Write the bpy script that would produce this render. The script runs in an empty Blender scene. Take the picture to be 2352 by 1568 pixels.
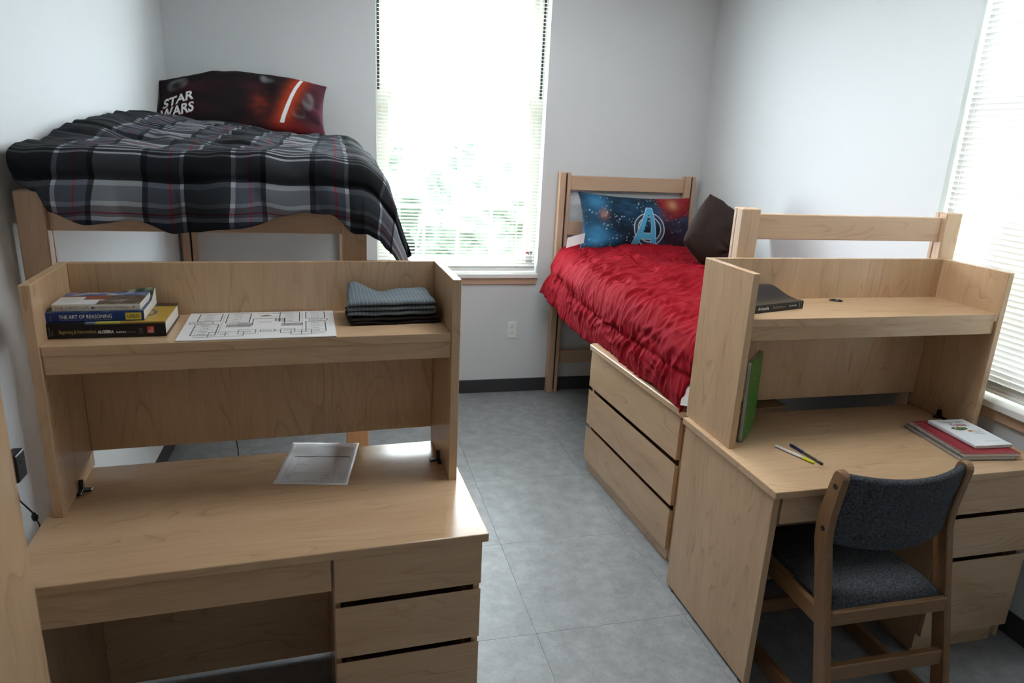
import bpy, bmesh, math, random
from mathutils import Vector, Matrix, noise

random.seed(7)
SC = bpy.context.scene
COL = SC.collection
PI = math.pi

# ------------------------------------------------------------------ camera
CAM_POS = Vector((-0.3854, -1.6278, 1.7972))
PITCH, YAW, ROLL, FPX = -0.2856, 0.2541, 0.0484, 1606.63
_F = Vector((math.sin(YAW)*math.cos(PITCH), math.cos(YAW)*math.cos(PITCH), math.sin(PITCH)))
_R = Vector((math.cos(YAW), -math.sin(YAW), 0)); _U = _R.cross(_F)
_R2 = _R*math.cos(ROLL) + _U*math.sin(ROLL); _U2 = -_R*math.sin(ROLL) + _U*math.cos(ROLL)
cd = bpy.data.cameras.new('camera'); cam = bpy.data.objects.new('camera', cd); COL.objects.link(cam)
cam.matrix_world = Matrix(((_R2.x, _U2.x, -_F.x, CAM_POS.x), (_R2.y, _U2.y, -_F.y, CAM_POS.y),
                           (_R2.z, _U2.z, -_F.z, CAM_POS.z), (0, 0, 0, 1)))
cd.sensor_width = 36; cd.sensor_fit = 'HORIZONTAL'; cd.lens = FPX/2352*36
cd.clip_start = 0.05; cd.clip_end = 300
cd.dof.use_dof = True; cd.dof.focus_distance = 2.7; cd.dof.aperture_fstop = 4.0
SC.camera = cam

# ------------------------------------------------------------------ world, exposure
SKY_STRENGTH = 5.5
wd = bpy.data.worlds.new('overcast_sky'); SC.world = wd; wd.use_nodes = True
bg = wd.node_tree.nodes['Background']
bg.inputs[0].default_value = (0.86, 0.94, 1.0, 1); bg.inputs[1].default_value = SKY_STRENGTH
SC.view_settings.view_transform = 'Standard'; SC.view_settings.look = 'None'
SC.view_settings.gamma = 1; SC.view_settings.use_curve_mapping = False
SC.view_settings.exposure = 2.92
SC.cycles.use_denoising = True
SC.cycles.diffuse_bounces = 5; SC.cycles.glossy_bounces = 3; SC.cycles.max_bounces = 7; SC.cycles.transparent_max_bounces = 8
SC.cycles.use_adaptive_sampling = True; SC.cycles.adaptive_threshold = .06; SC.cycles.adaptive_min_samples = 16
SC.cycles.caustics_reflective = False; SC.cycles.caustics_refractive = False

# room numbers
XL, XR, YB, YF, ZC = -1.315, 2.155, 3.042, -3.1, 2.95
WX0, WX1, WZ0, WZ1 = -0.121, 0.984, 0.878, 2.82          # back window opening
RY0, RY1, RZ0, RZ1 = -0.45, 0.914, 0.875, 2.82           # right window opening
WT = 0.16                                                # wall thickness at windows

def portal(name, loc, rot, sx, sy):
    l = bpy.data.lights.new(name, 'AREA'); l.shape = 'RECTANGLE'; l.size = sx; l.size_y = sy
    l.cycles.is_portal = True
    o = bpy.data.objects.new(name, l); COL.objects.link(o); o.location = loc; o.rotation_euler = rot
portal('window_daylight', ((WX0+WX1)/2, YB+WT+.01, (WZ0+WZ1)/2), (-PI/2, 0, 0), WX1-WX0, WZ1-WZ0)
portal('window_daylight', (XR+WT+.01, (RY0+RY1)/2, (RZ0+RZ1)/2), (0, PI/2, 0), RZ1-RZ0, RY1-RY0)

# ------------------------------------------------------------------ helpers
def mesh_from_bm(bm, name):
    me = bpy.data.meshes.new(name); bm.normal_update(); bm.to_mesh(me); bm.free(); return me
def link(name, me, mat=None, parent=None, smooth=False):
    o = bpy.data.objects.new(name, me); COL.objects.link(o)
    if mat is not None and me is not None and len(me.materials) == 0: me.materials.append(mat)
    if parent is not None: o.parent = parent
    if smooth and me is not None:
        for p in me.polygons: p.use_smooth = True
    return o
def add_box(bm, x0, x1, y0, y1, z0, z1, bev=0.0, seg=1):
    M = Matrix.Translation(((x0+x1)/2, (y0+y1)/2, (z0+z1)/2)) @ Matrix.Diagonal((abs(x1-x0), abs(y1-y0), abs(z1-z0), 1))
    r = bmesh.ops.create_cube(bm, size=1, matrix=M); vs = r['verts']
    if bev > 0:
        es = list({e for v in vs for e in v.link_edges})
        bmesh.ops.bevel(bm, geom=es, offset=bev, segments=seg, affect='EDGES', profile=.5)
def box(name, d, mat, parent=None, bev=0.0015, seg=1):
    bm = bmesh.new(); add_box(bm, *d, bev=bev, seg=seg)
    return link(name, mesh_from_bm(bm, name), mat, parent)
def boxes(name, ds, mat, parent=None, bev=0.0):
    bm = bmesh.new()
    for d in ds: add_box(bm, *d, bev=bev)
    return link(name, mesh_from_bm(bm, name), mat, parent)
def add_tube(bm, pts, r, n=8, closed_ends=True):
    pts = [Vector(p) for p in pts]; rings = []
    for i, p in enumerate(pts):
        t = (pts[min(i+1, len(pts)-1)] - pts[max(i-1, 0)]).normalized()
        a = t.cross(Vector((0, 0, 1)) if abs(t.z) < .9 else Vector((1, 0, 0))).normalized(); b = t.cross(a)
        rr = r[i] if isinstance(r, (list, tuple)) else r
        rings.append([bm.verts.new(p + (a*math.cos(2*PI*k/n) + b*math.sin(2*PI*k/n))*rr) for k in range(n)])
    for i in range(len(rings)-1):
        for k in range(n):
            bm.faces.new((rings[i][k], rings[i+1][k], rings[i+1][(k+1) % n], rings[i][(k+1) % n]))
    if closed_ends:
        bm.faces.new(rings[0]); bm.faces.new(rings[-1][::-1])
def tube(name, pts, r, mat, parent=None, n=8):
    bm = bmesh.new(); add_tube(bm, pts, r, n); bmesh.ops.recalc_face_normals(bm, faces=bm.faces)
    return link(name, mesh_from_bm(bm, name), mat, parent, smooth=True)
def add_prism(bm, poly, x0, x1, bev=0.0, axis='x'):
    def P(a, b, c): return (c, a, b) if axis == 'x' else ((a, c, b) if axis == 'y' else (a, b, c))
    A = [bm.verts.new(P(a, b, x0)) for a, b in poly]; B = [bm.verts.new(P(a, b, x1)) for a, b in poly]
    fs = [bm.faces.new(A), bm.faces.new(B[::-1])]; n = len(poly)
    for i in range(n): fs.append(bm.faces.new((A[i], B[i], B[(i+1) % n], A[(i+1) % n])))
    bmesh.ops.recalc_face_normals(bm, faces=fs)
    if bev:
        es = list({e for f in fs[:2] for e in f.edges})
        bmesh.ops.bevel(bm, geom=es, offset=bev, segments=1, affect='EDGES')
def prism(name, poly, x0, x1, mat, parent=None, bev=0.0015, axis='x'):
    bm = bmesh.new(); add_prism(bm, poly, x0, x1, bev, axis)
    return link(name, mesh_from_bm(bm, name), mat, parent)
def ribbon(center, w):
    """outline of a band along a centre line (list of 2D points), width w; rounded end caps"""
    c = [Vector((p[0], p[1])) for p in center]; L = []; Rr = []
    for i, p in enumerate(c):
        t = (c[min(i+1, len(c)-1)] - c[max(i-1, 0)]).normalized(); nrm = Vector((-t.y, t.x))
        ww = w[i] if isinstance(w, (list, tuple)) else w
        L.append(p + nrm*ww/2); Rr.append(p - nrm*ww/2)
    return L, Rr
def empty(name, loc=(0, 0, 0), rz=0.0):
    o = bpy.data.objects.new(name, None); COL.objects.link(o); o.location = loc; o.rotation_euler = (0, 0, rz)
    o.empty_display_size = .1
    return o
def tag(o, label, cat, group=None):
    o['label'] = label; o['category'] = cat
    if group: o['group'] = group
    return o
def struct(o, label=None):
    o['kind'] = 'structure'
    if label: o['label'] = label
    return o
def nz(x, y, z=0.0): return noise.noise(Vector((x, y, z)))
def sstep(a, b, x):
    t = min(1, max(0, (x-a)/(b-a))); return t*t*(3-2*t)
def interp(tab, x):
    if x <= tab[0][0]: return tab[0][1]
    for (a, b), (c, d) in zip(tab, tab[1:]):
        if x <= c:
            t = (x-a)/(c-a); t = t*t*(3-2*t); return b + (d-b)*t
    return tab[-1][1]

# ------------------------------------------------------------------ materials
def nmat(name):
    m = bpy.data.materials.new(name); m.use_nodes = True; nt = m.node_tree
    return m, nt, nt.nodes['Principled BSDF']
def plain(name, col, rough=.5, spec=.5, metal=0.0, var=0.0, vscale=30, bump=0.0, bscale=200):
    m, nt, b = nmat(name)
    b.inputs['Base Color'].default_value = (*col, 1); b.inputs['Roughness'].default_value = rough
    b.inputs['Specular IOR Level'].default_value = spec; b.inputs['Metallic'].default_value = metal
    tc = nt.nodes.new('ShaderNodeTexCoord')
    if var:
        n = nt.nodes.new('ShaderNodeTexNoise'); n.inputs['Scale'].default_value = vscale; n.inputs['Detail'].default_value = 5
        nt.links.new(tc.outputs['Object'], n.inputs['Vector'])
        mr = nt.nodes.new('ShaderNodeMapRange'); mr.inputs[1].default_value = .3; mr.inputs[2].default_value = .7
        mr.inputs[3].default_value = 1-var; mr.inputs[4].default_value = 1+var
        nt.links.new(n.outputs[0], mr.inputs[0])
        mx = nt.nodes.new('ShaderNodeVectorMath'); mx.operation = 'SCALE'; mx.inputs[0].default_value = col
        nt.links.new(mr.outputs[0], mx.inputs['Scale']); nt.links.new(mx.outputs[0], b.inputs['Base Color'])
    if bump:
        n2 = nt.nodes.new('ShaderNodeTexNoise'); n2.inputs['Scale'].default_value = bscale; n2.inputs['Detail'].default_value = 3
        nt.links.new(tc.outputs['Object'], n2.inputs['Vector'])
        bp = nt.nodes.new('ShaderNodeBump'); bp.inputs['Strength'].default_value = bump; bp.inputs['Distance'].default_value = .002
        nt.links.new(n2.outputs[0], bp.inputs['Height']); nt.links.new(bp.outputs[0], b.inputs['Normal'])
    return m
def wood(name, base, dark, axis='x', rough=.38, ring=.35, fine=.5, spec=.5, coat=0.0):
    """maple like grain along a local axis: fine streaks, broad tone drift and thin cathedral lines"""
    m, nt, b = nmat(name); N = nt.nodes; Lk = nt.links
    tc = N.new('ShaderNodeTexCoord'); oi = N.new('ShaderNodeObjectInfo')
    ad = N.new('ShaderNodeVectorMath'); ad.operation = 'ADD'
    sc = N.new('ShaderNodeVectorMath'); sc.operation = 'SCALE'; sc.inputs[0].default_value = (7.3, 4.1, 9.7)
    Lk.new(oi.outputs['Random'], sc.inputs['Scale']); Lk.new(tc.outputs['Object'], ad.inputs[0]); Lk.new(sc.outputs[0], ad.inputs[1])
    def mapped(along, across):
        mp = N.new('ShaderNodeMapping'); s = [across]*3; s['xyz'.index(axis)] = along
        mp.inputs['Scale'].default_value = s; Lk.new(ad.outputs[0], mp.inputs['Vector']); return mp
    def noi(mp, scale, detail=3, dist=0.0):
        n = N.new('ShaderNodeTexNoise'); n.inputs['Scale'].default_value = scale; n.inputs['Detail'].default_value = detail
        n.inputs['Distortion'].default_value = dist; Lk.new(mp.outputs[0], n.inputs['Vector']); return n
    def math_(op, a, bb=None):
        k = N.new('ShaderNodeMath'); k.operation = op
        for i, v in enumerate((a, bb)):
            if v is None: continue
            if isinstance(v, (int, float)): k.inputs[i].default_value = v
            else: Lk.new(v, k.inputs[i])
        return k.outputs[0]
    nf = noi(mapped(2.5, 60), 3.0, 4)          # fine streaks
    nb = noi(mapped(.8, 5), 1.6, 3)            # broad tone
    nr = noi(mapped(1.0, 4.5), 1.1, 2, .4)     # rings
    rg = math_('MULTIPLY', nr.outputs[0], 16.0); rg = math_('FRACT', rg)
    rg = math_('SUBTRACT', 1.0, rg); rg = math_('POWER', rg, 7.0)
    nm = noi(mapped(2.0, 9), 1.7, 2); mk = math_('SUBTRACT', nm.outputs[0], .42); mk = math_('MULTIPLY', mk, 5.0)
    k = N.new('ShaderNodeClamp'); Lk.new(mk, k.inputs[0]); rg = math_('MULTIPLY', rg, k.outputs[0])
    f = math_('SUBTRACT', nf.outputs[0], .5); f = math_('MULTIPLY', f, fine)
    g = math_('SUBTRACT', nb.outputs[0], .5); g = math_('MULTIPLY', g, .9)
    t = math_('ADD', f, g); t = math_('ADD', t, .32); r2 = math_('MULTIPLY', rg, ring); t = math_('ADD', t, r2)
    cl = N.new('ShaderNodeClamp'); Lk.new(t, cl.inputs[0])
    mx = N.new('ShaderNodeMix'); mx.data_type = 'RGBA'
    mx.inputs[6].default_value = (*base, 1); mx.inputs[7].default_value = (*dark, 1)
    Lk.new(cl.outputs[0], mx.inputs[0]); Lk.new(mx.outputs[2], b.inputs['Base Color'])
    b.inputs['Roughness'].default_value = rough; b.inputs['Specular IOR Level'].default_value = spec
    if coat: b.inputs['Coat Weight'].default_value = coat; b.inputs['Coat Roughness'].default_value = .25
    return m
def fabric(name, col, scale=900, bump=.4, rough=.9, var=.25):
    """woven cloth: crossed fine weave for colour and relief, in local coordinates"""
    m, nt, b = nmat(name); N = nt.nodes; Lk = nt.links
    tc = N.new('ShaderNodeTexCoord')
    w1 = N.new('ShaderNodeTexChecker'); w1.inputs['Scale'].default_value = scale
    n = N.new('ShaderNodeTexNoise'); n.inputs['Scale'].default_value = scale*.45; n.inputs['Detail'].default_value = 2
    Lk.new(tc.outputs['Object'], n.inputs['Vector'])
    mr = N.new('ShaderNodeMapRange'); mr.inputs[1].default_value = .25; mr.inputs[2].default_value = .75
    mr.inputs[3].default_value = 1-var; mr.inputs[4].default_value = 1+var
    Lk.new(n.outputs[0], mr.inputs[0])
    mx = N.new('ShaderNodeVectorMath'); mx.operation = 'SCALE'; mx.inputs[0].default_value = col
    Lk.new(mr.outputs[0], mx.inputs['Scale']); Lk.new(mx.outputs[0], b.inputs['Base Color'])
    bp = N.new('ShaderNodeBump'); bp.inputs['Strength'].default_value = bump; bp.inputs['Distance'].default_value = .001
    Lk.new(n.outputs[0], bp.inputs['Height']); Lk.new(bp.outputs[0], b.inputs['Normal'])
    b.inputs['Roughness'].default_value = rough; b.inputs['Sheen Weight'].default_value = .0; b.inputs['Specular IOR Level'].default_value = .2
    nt.nodes.remove(w1)
    return m
def vcol(name, rough=.85, bump=.15, bscale=500):
    """printed cloth or card: colour from the mesh's own colour layer"""
    m, nt, b = nmat(name)
    a = nt.nodes.new('ShaderNodeVertexColor'); a.layer_name = 'print'
    nt.links.new(a.outputs[0], b.inputs['Base Color']); b.inputs['Roughness'].default_value = rough; b.inputs['Specular IOR Level'].default_value = .25
    if bump:
        tc = nt.nodes.new('ShaderNodeTexCoord')
        n2 = nt.nodes.new('ShaderNodeTexNoise'); n2.inputs['Scale'].default_value = bscale
        nt.links.new(tc.outputs['Object'], n2.inputs['Vector'])
        bp = nt.nodes.new('ShaderNodeBump'); bp.inputs['Strength'].default_value = bump; bp.inputs['Distance'].default_value = .001
        nt.links.new(n2.outputs[0], bp.inputs['Height']); nt.links.new(bp.outputs[0], b.inputs['Normal'])
    return m

LB, LD = (.58, .40, .25), (.40, .245, .135)
M = {}
for a in 'xyz': M['lam_'+a] = wood('maple_laminate_'+a, LB, LD, a, rough=.20, ring=.65, fine=.75)
M['edge'] = wood('maple_edge_band', (.50, .36, .225), (.40, .275, .165), 'x', rough=.4, ring=.1)
for a in 'xyz': M['bed_'+a] = wood('bed_maple_'+a, (.63, .44, .30), (.45, .275, .17), a, rough=.38, ring=.6, fine=.7)
for a in 'xyz': M['oak_'+a] = wood('chair_oak_'+a, (.26, .138, .064), (.15, .074, .032), a, rough=.33, ring=.2, fine=.8)
M['wall'] = plain('wall_paint', (.66, .685, .70), rough=.75, spec=.3, bump=.12, bscale=260)
M['ceil'] = plain('ceiling_paint', (.82, .82, .80), rough=.9, spec=.2)
M['base'] = plain('rubber_baseboard', (.035, .036, .040), rough=.55)
M['frame'] = plain('window_vinyl', (.50, .49, .42), rough=.35)
M['white'] = plain('white_paint', (.80, .81, .80), rough=.4)
M['black'] = plain('black_plastic', (.012, .012, .013), rough=.4)
M['dark'] = plain('dark_channel_and_shade', (.006, .006, .006), rough=.6)
M['metal'] = plain('wire_metal', (.55, .56, .58), rough=.3, metal=1.0)
M['paper'] = plain('white_paper', (.78, .78, .78), rough=.6, spec=.3)
M['pages'] = plain('page_block', (.70, .68, .62), rough=.8, var=.12, vscale=300)
M['ink'] = plain('printed_ink', (.03, .03, .035), rough=.6)
M['inkgrey'] = plain('grey_ink', (.28, .29, .31), rough=.6)
M['wprint'] = plain('white_print', (.80, .80, .80), rough=.6)
M['tagw'] = plain('white_satin_label', (.76, .77, .78), rough=.6)

def floor_material():
    m, nt, b = nmat('vinyl_tile'); N = nt.nodes; Lk = nt.links
    tc = N.new('ShaderNodeTexCoord'); oi = N.new('ShaderNodeObjectInfo')
    n1 = N.new('ShaderNodeTexNoise'); n1.inputs['Scale'].default_value = 14; n1.inputs['Detail'].default_value = 6; n1.inputs['Roughness'].default_value = .65
    n2 = N.new('ShaderNodeTexNoise'); n2.inputs['Scale'].default_value = 120; n2.inputs['Detail'].default_value = 3
    ad = N.new('ShaderNodeVectorMath'); ad.operation = 'ADD'; Lk.new(tc.outputs['Object'], ad.inputs[0])
    cb = N.new('ShaderNodeVectorMath'); cb.operation = 'SCALE'; cb.inputs[0].default_value = (31, 17, 5)
    Lk.new(oi.outputs['Random'], cb.inputs['Scale']); Lk.new(cb.outputs[0], ad.inputs[1])
    Lk.new(ad.outputs[0], n1.inputs['Vector']); Lk.new(ad.outputs[0], n2.inputs['Vector'])
    mx = N.new('ShaderNodeMath'); mx.operation = 'ADD'; Lk.new(n1.outputs[0], mx.inputs[0])
    m2 = N.new('ShaderNodeMath'); m2.operation = 'MULTIPLY'; m2.inputs[1].default_value = .35; Lk.new(n2.outputs[0], m2.inputs[0]); Lk.new(m2.outputs[0], mx.inputs[1])
    cr = N.new('ShaderNodeValToRGB'); cr.color_ramp.elements[0].position = .5; cr.color_ramp.elements[0].color = (.20, .208, .218, 1)
    cr.color_ramp.elements[1].position = .85; cr.color_ramp.elements[1].color = (.30, .312, .325, 1)
    Lk.new(mx.outputs[0], cr.inputs[0]); Lk.new(cr.outputs[0], b.inputs['Base Color'])
    b.inputs['Roughness'].default_value = .42; b.inputs['Specular IOR Level'].default_value = .5
    bp = N.new('ShaderNodeBump'); bp.inputs['Strength'].default_value = .08; bp.inputs['Distance'].default_value = .002
    Lk.new(n2.outputs[0], bp.inputs['Height']); Lk.new(bp.outputs[0], b.inputs['Normal'])
    return m
M['floor'] = floor_material()
def glass_material():
    m = bpy.data.materials.new('window_glass'); m.use_nodes = True; nt = m.node_tree; nt.nodes.clear()
    out = nt.nodes.new('ShaderNodeOutputMaterial'); t = nt.nodes.new('ShaderNodeBsdfTransparent'); g = nt.nodes.new('ShaderNodeBsdfGlossy')
    g.inputs['Roughness'].default_value = .02; t.inputs[0].default_value = (.95, .97, .97, 1)
    mx = nt.nodes.new('ShaderNodeMixShader'); mx.inputs[0].default_value = .06
    nt.links.new(t.outputs[0], mx.inputs[1]); nt.links.new(g.outputs[0], mx.inputs[2]); nt.links.new(mx.outputs[0], out.inputs[0])
    return m
M['glass'] = glass_material()
def slat_material(name='blind_slat_white', tr=.30):
    m = bpy.data.materials.new(name); m.use_nodes = True; nt = m.node_tree; nt.nodes.clear()
    out = nt.nodes.new('ShaderNodeOutputMaterial'); d = nt.nodes.new('ShaderNodeBsdfPrincipled'); t = nt.nodes.new('ShaderNodeBsdfTranslucent')
    d.inputs['Base Color'].default_value = (.82, .82, .80, 1); d.inputs['Roughness'].default_value = .4
    t.inputs[0].default_value = (.80, .80, .78, 1)
    mx = nt.nodes.new('ShaderNodeMixShader'); mx.inputs[0].default_value = tr
    nt.links.new(d.outputs[0], mx.inputs[1]); nt.links.new(t.outputs[0], mx.inputs[2]); nt.links.new(mx.outputs[0], out.inputs[0])
    return m
M['slat'] = slat_material(tr=.30)
M['slat2'] = slat_material('blind_slat_white_vinyl', .008)
M['grille'] = slat_material('window_grille_plastic', .5)

# ------------------------------------------------------------------ room shell
fl = struct(box('floor', (XL-.1, XR+.1, YF-.1, YB+.1, -.12, -.003), M['base'], bev=0), 'grey mottled vinyl tile floor'); fl.data.materials[0] = plain('tile_adhesive', (.11, .115, .12), .8)
TS = .61
tile_cache = {}
for i in range(-4, 5):
    for j in range(-8, 6):
        x0 = max(.315 + i*TS, XL); x1 = min(.315 + (i+1)*TS, XR); y0 = max(.49 + j*TS, YF); y1 = min(.49 + (j+1)*TS, YB)
        if x1-x0 < .02 or y1-y0 < .02: continue
        key = (round(x1-x0, 3), round(y1-y0, 3))
        if key not in tile_cache:
            bm = bmesh.new(); add_box(bm, -(x1-x0)/2+.0004, (x1-x0)/2-.0004, -(y1-y0)/2+.0004, (y1-y0)/2-.0004, -.003, 0, bev=.0003)
            tile_cache[key] = mesh_from_bm(bm, 'tile')
        t = link('tile', tile_cache[key], M['floor'], fl); t.location = ((x0+x1)/2, (y0+y1)/2, 0)
struct(box('ceiling', (XL-.1, XR+.1, YF-.1, YB+WT, ZC, ZC+.1), M['ceil'], bev=0), 'white ceiling')
struct(box('wall_left', (XL-.1, XL, YF-.1, YB+WT, 0, ZC), M['wall'], bev=0), 'pale grey painted wall behind the plaid bed')
struct(box('wall_front', (XL-.1, XR+.1, YF-.1, YF, 0, ZC), M['wall'], bev=0), 'pale grey painted wall behind the viewer')
struct(boxes('wall_back', [(XL, WX0, YB, YB+WT, 0, ZC), (WX1, XR+WT, YB, YB+WT, 0, ZC), (WX0, WX1, YB, YB+WT, 0, WZ0-.03), (WX0, WX1, YB, YB+WT, WZ1, ZC)], M['wall']),
       'pale grey painted wall with the tall window')
struct(boxes('wall_right', [(XR, XR+WT, YF-.1, RY0, 0, ZC), (XR, XR+WT, RY1, YB, 0, ZC), (XR, XR+WT, RY0, RY1, 0, RZ0-.03), (XR, XR+WT, RY0, RY1, RZ1, ZC)], M['wall']),
       'pale grey painted wall beside the red bed')
struct(box('baseboard_back', (XL, XR, YB-.008, YB, 0, .1), M['base'], bev=.002), 'dark rubber baseboard along the back wall')
struct(box('baseboard_left', (XL, XL+.008, YF, YB-.008, 0, .1), M['base'], bev=.002), 'dark rubber baseboard along the left wall')
struct(box('baseboard_right', (XR-.008, XR, YF, YB-.008, 0, .1), M['base'], bev=.002), 'dark rubber baseboard along the right wall')

def added_fill_light(cx, cy, lx, ly, strength, label):  # unseen panels added to brighten the room where window daylight falls short
    c = empty('added_fill_light', (cx, cy, ZC)); tag(c, label, 'light', 'added fill light panels')
    t = .03
    boxes('fill_frame', [(-lx/2-t, lx/2+t, -ly/2-t, -ly/2, -.07, 0), (-lx/2-t, lx/2+t, ly/2, ly/2+t, -.07, 0), (-lx/2-t, -lx/2, -ly/2, ly/2, -.07, 0), (lx/2, lx/2+t, -ly/2, ly/2, -.07, 0)], M['white'], c)
    m, nt, b = nmat('fill_emission'); b.inputs['Base Color'].default_value = (.8, .8, .8, 1)
    b.inputs['Emission Color'].default_value = (.95, .985, 1, 1); b.inputs['Emission Strength'].default_value = strength
    box('fill_panel', (-lx/2, lx/2, -ly/2, ly/2, -.06, -.05), m, c, bev=0)
    return c
added_fill_light(.72, .42, 1.2, .6, 1.7, 'added fill light panel, out of view above the right desk and aisle')
added_fill_light(.42, 1.85, 1.2, .6, 0.95, 'added fill light panel, out of view between the two beds')

def make_window(name, label, o0, o1, z0, z1, place):
    """double hung window; built in a local frame: x along the wall, y outward, z up. o0..o1 opening"""
    w = empty(name); w.matrix_world = place; struct(w, label)
    y0, y1 = .085, .155
    fw = .045
    zm = z0 + (z1-z0)*.583
    boxes('window_frame', [(o0, o0+fw, y0, y1, z0, z1), (o1-fw, o1, y0, y1, z0, z1), (o0+fw, o1-fw, y0, y1, z0, z0+.05), (o0+fw, o1-fw, y0, y1, z1-fw, z1)], M['frame'], w, bev=.002)
    def sash(za, zb, ya, yb, nm, grid):
        a, b = o0+fw-.004, o1-fw+.004
        sr = .045
        s = boxes(nm, [(a, a+sr, ya, yb, za, zb), (b-sr, b, ya, yb, za, zb), (a+sr, b-sr, ya, yb, za, za+.055), (a+sr, b-sr, ya, yb, zb-.05, zb)], M['frame'], w, bev=.003)
        gx0, gx1, gz0, gz1 = a+sr, b-sr, za+.055, zb-.05
        box('pane', (gx0, gx1, (ya+yb)/2-.002, (ya+yb)/2+.002, gz0, gz1), M['glass'], s, bev=0)
        for k in range(1, 4):
            xx = gx0 + (gx1-gx0)*k/4
            box('muntin', (xx-.009, xx+.009, (ya+yb)/2+.004, (ya+yb)/2+.012, gz0, gz1), M['grille'], s, bev=.001)
        for k in range(1, grid):
            zz = gz0 + (gz1-gz0)*k/grid
            box('muntin', (gx0, gx1, (ya+yb)/2+.005, (ya+yb)/2+.013, zz-.009, zz+.009), M['grille'], s, bev=.001)
    sash(z0+.045, zm+.025, y0+.006, y0+.034, 'lower_sash', 3)
    sash(zm-.03, z1-.04, y0+.038, y0+.066, 'upper_sash', 3)
    # dark strips painting the shade in the jamb gaps beside the upper sash
    boxes('jamb_shade_strip', [(o0+.012, o0+.026, y0-.004, y0, zm+.03, z1-.02), (o1-.026, o1-.012, y0-.004, y0, zm+.03, z1-.02)], M['dark'], w)
    st = boxes('window_sill', [(o0-.0, o1+.0, -.03, y0, z0-.03, z0)], M['white'], w, bev=.003)
    box('sill_apron', (o0+.005, o1-.005, -.014, 0, z0-.03-.045, z0-.03), M['bed_x'], w, bev=.002)
    return w
wb = make_window('window_1', 'tall white double hung window in the back wall with bright trees beyond', WX0, WX1, WZ0, WZ1, Matrix.Translation((0, YB, 0)))
# right window local frame: x_local -> -Y world, y_local -> +X world
wr = make_window('window_2', 'white window in the right wall behind closed blinds', -RY1, -RY0, RZ0, RZ1,
                 Matrix(((0, 1, 0, XR), (-1, 0, 0, 0), (0, 0, 1, 0), (0, 0, 0, 1))))

def make_blind(name, label, o0, o1, z0, z1, place, tilt, pitch=.0225, ycen=.035, nstack=4, lad=(.14, .5, .86), wand=None, mat='slat'):
    b = empty(name); b.matrix_world = place; tag(b, label, 'blinds')
    a0, a1 = o0+.012, o1-.012
    box('headrail', (a0, a1, ycen-.018, ycen+.018, z1-.035, z1-.002), M['white'], b, bev=.002)
    zb = z0+.012
    box('bottom_rail', (a0, a1, ycen-.013, ycen+.013, zb, zb+.014), M['white'], b, bev=.003)
    bm = bmesh.new(); wv = .026; segs = 4; rows = []
    for sx in (a0, a1):
        row = []
        for k in range(segs+1):
            q = k/segs*2-1; y = q*wv/2; z = .0028*(1-q*q)
            yy = y*math.cos(tilt) - z*math.sin(tilt); zz = y*math.sin(tilt) + z*math.cos(tilt)
            row.append(bm.verts.new((sx, yy, zz)))
        rows.append(row)
    for k in range(segs): bm.faces.new((rows[0][k], rows[1][k], rows[1][k+1], rows[0][k+1]))
    me = mesh_from_bm(bm, 'slat')
    for p in me.polygons: p.use_smooth = True
    n = 0; z = zb+.02
    while z < z1-.045:
        s = link('slat', me, M[mat], b); s.location = (0, ycen, z); n += 1
        z += .0045 if n <= nstack else pitch
    for f in lad:
        xx = a0 + (a1-a0)*f
        for yy in (-.0135, .0135):
            box('ladder_cord', (xx-.0008, xx+.0008, ycen+yy-.0006, ycen+yy+.0006, zb+.01, z1-.03), M['white'], b, bev=0)
    if wand is not None:
        xx = a0 + (a1-a0)*wand
        tube('tilt_wand', [(xx, ycen-.026, z1-.04), (xx+.002, ycen-.028, z0+.25)], .0035, M['white'], b, n=6)
    return b
bb = make_blind('window_blind', 'white mini blind with open slats in the bright back window', WX0, WX1, WZ0, WZ1,
                Matrix.Translation((0, YB, 0)), math.radians(6), lad=(.13, .5, .87))
br = make_blind('window_blind', 'white mini blind with half closed slats in the right wall window', -RY1, -RY0, RZ0, RZ1,
                Matrix(((0, 1, 0, XR), (-1, 0, 0, 0), (0, 0, 1, 0), (0, 0, 0, 1))), math.radians(-76), mat='slat2', lad=(.03, .22, .6, .9), nstack=3)
for i in (0,):
    lb = empty('warning_label', (0, YB, 0))
    tag(lb, 'small white warning sticker with red print hanging by the back window blind', 'sticker')
    box('card', (.895, .950, .012, .0128, .945, 1.035), M['grille'], lb, bev=0)
    boxes('print', [(.899, .920, .0108, .0119, 1.014, 1.026), (.915, .922, .0108, .0119, 1.006, 1.014)], plain('red_ink', (.55, .06, .03), .6), lb)
    boxes('print', [(.926, .946, .0108, .0119, 1.016, 1.028), (.930, .940, .0108, .0119, 1.005, 1.014)] +
          [(.900, .945, .0108, .0119, z, z+.004) for z in (.990, .981, .966, .957)], M['inkgrey'], lb)

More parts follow.
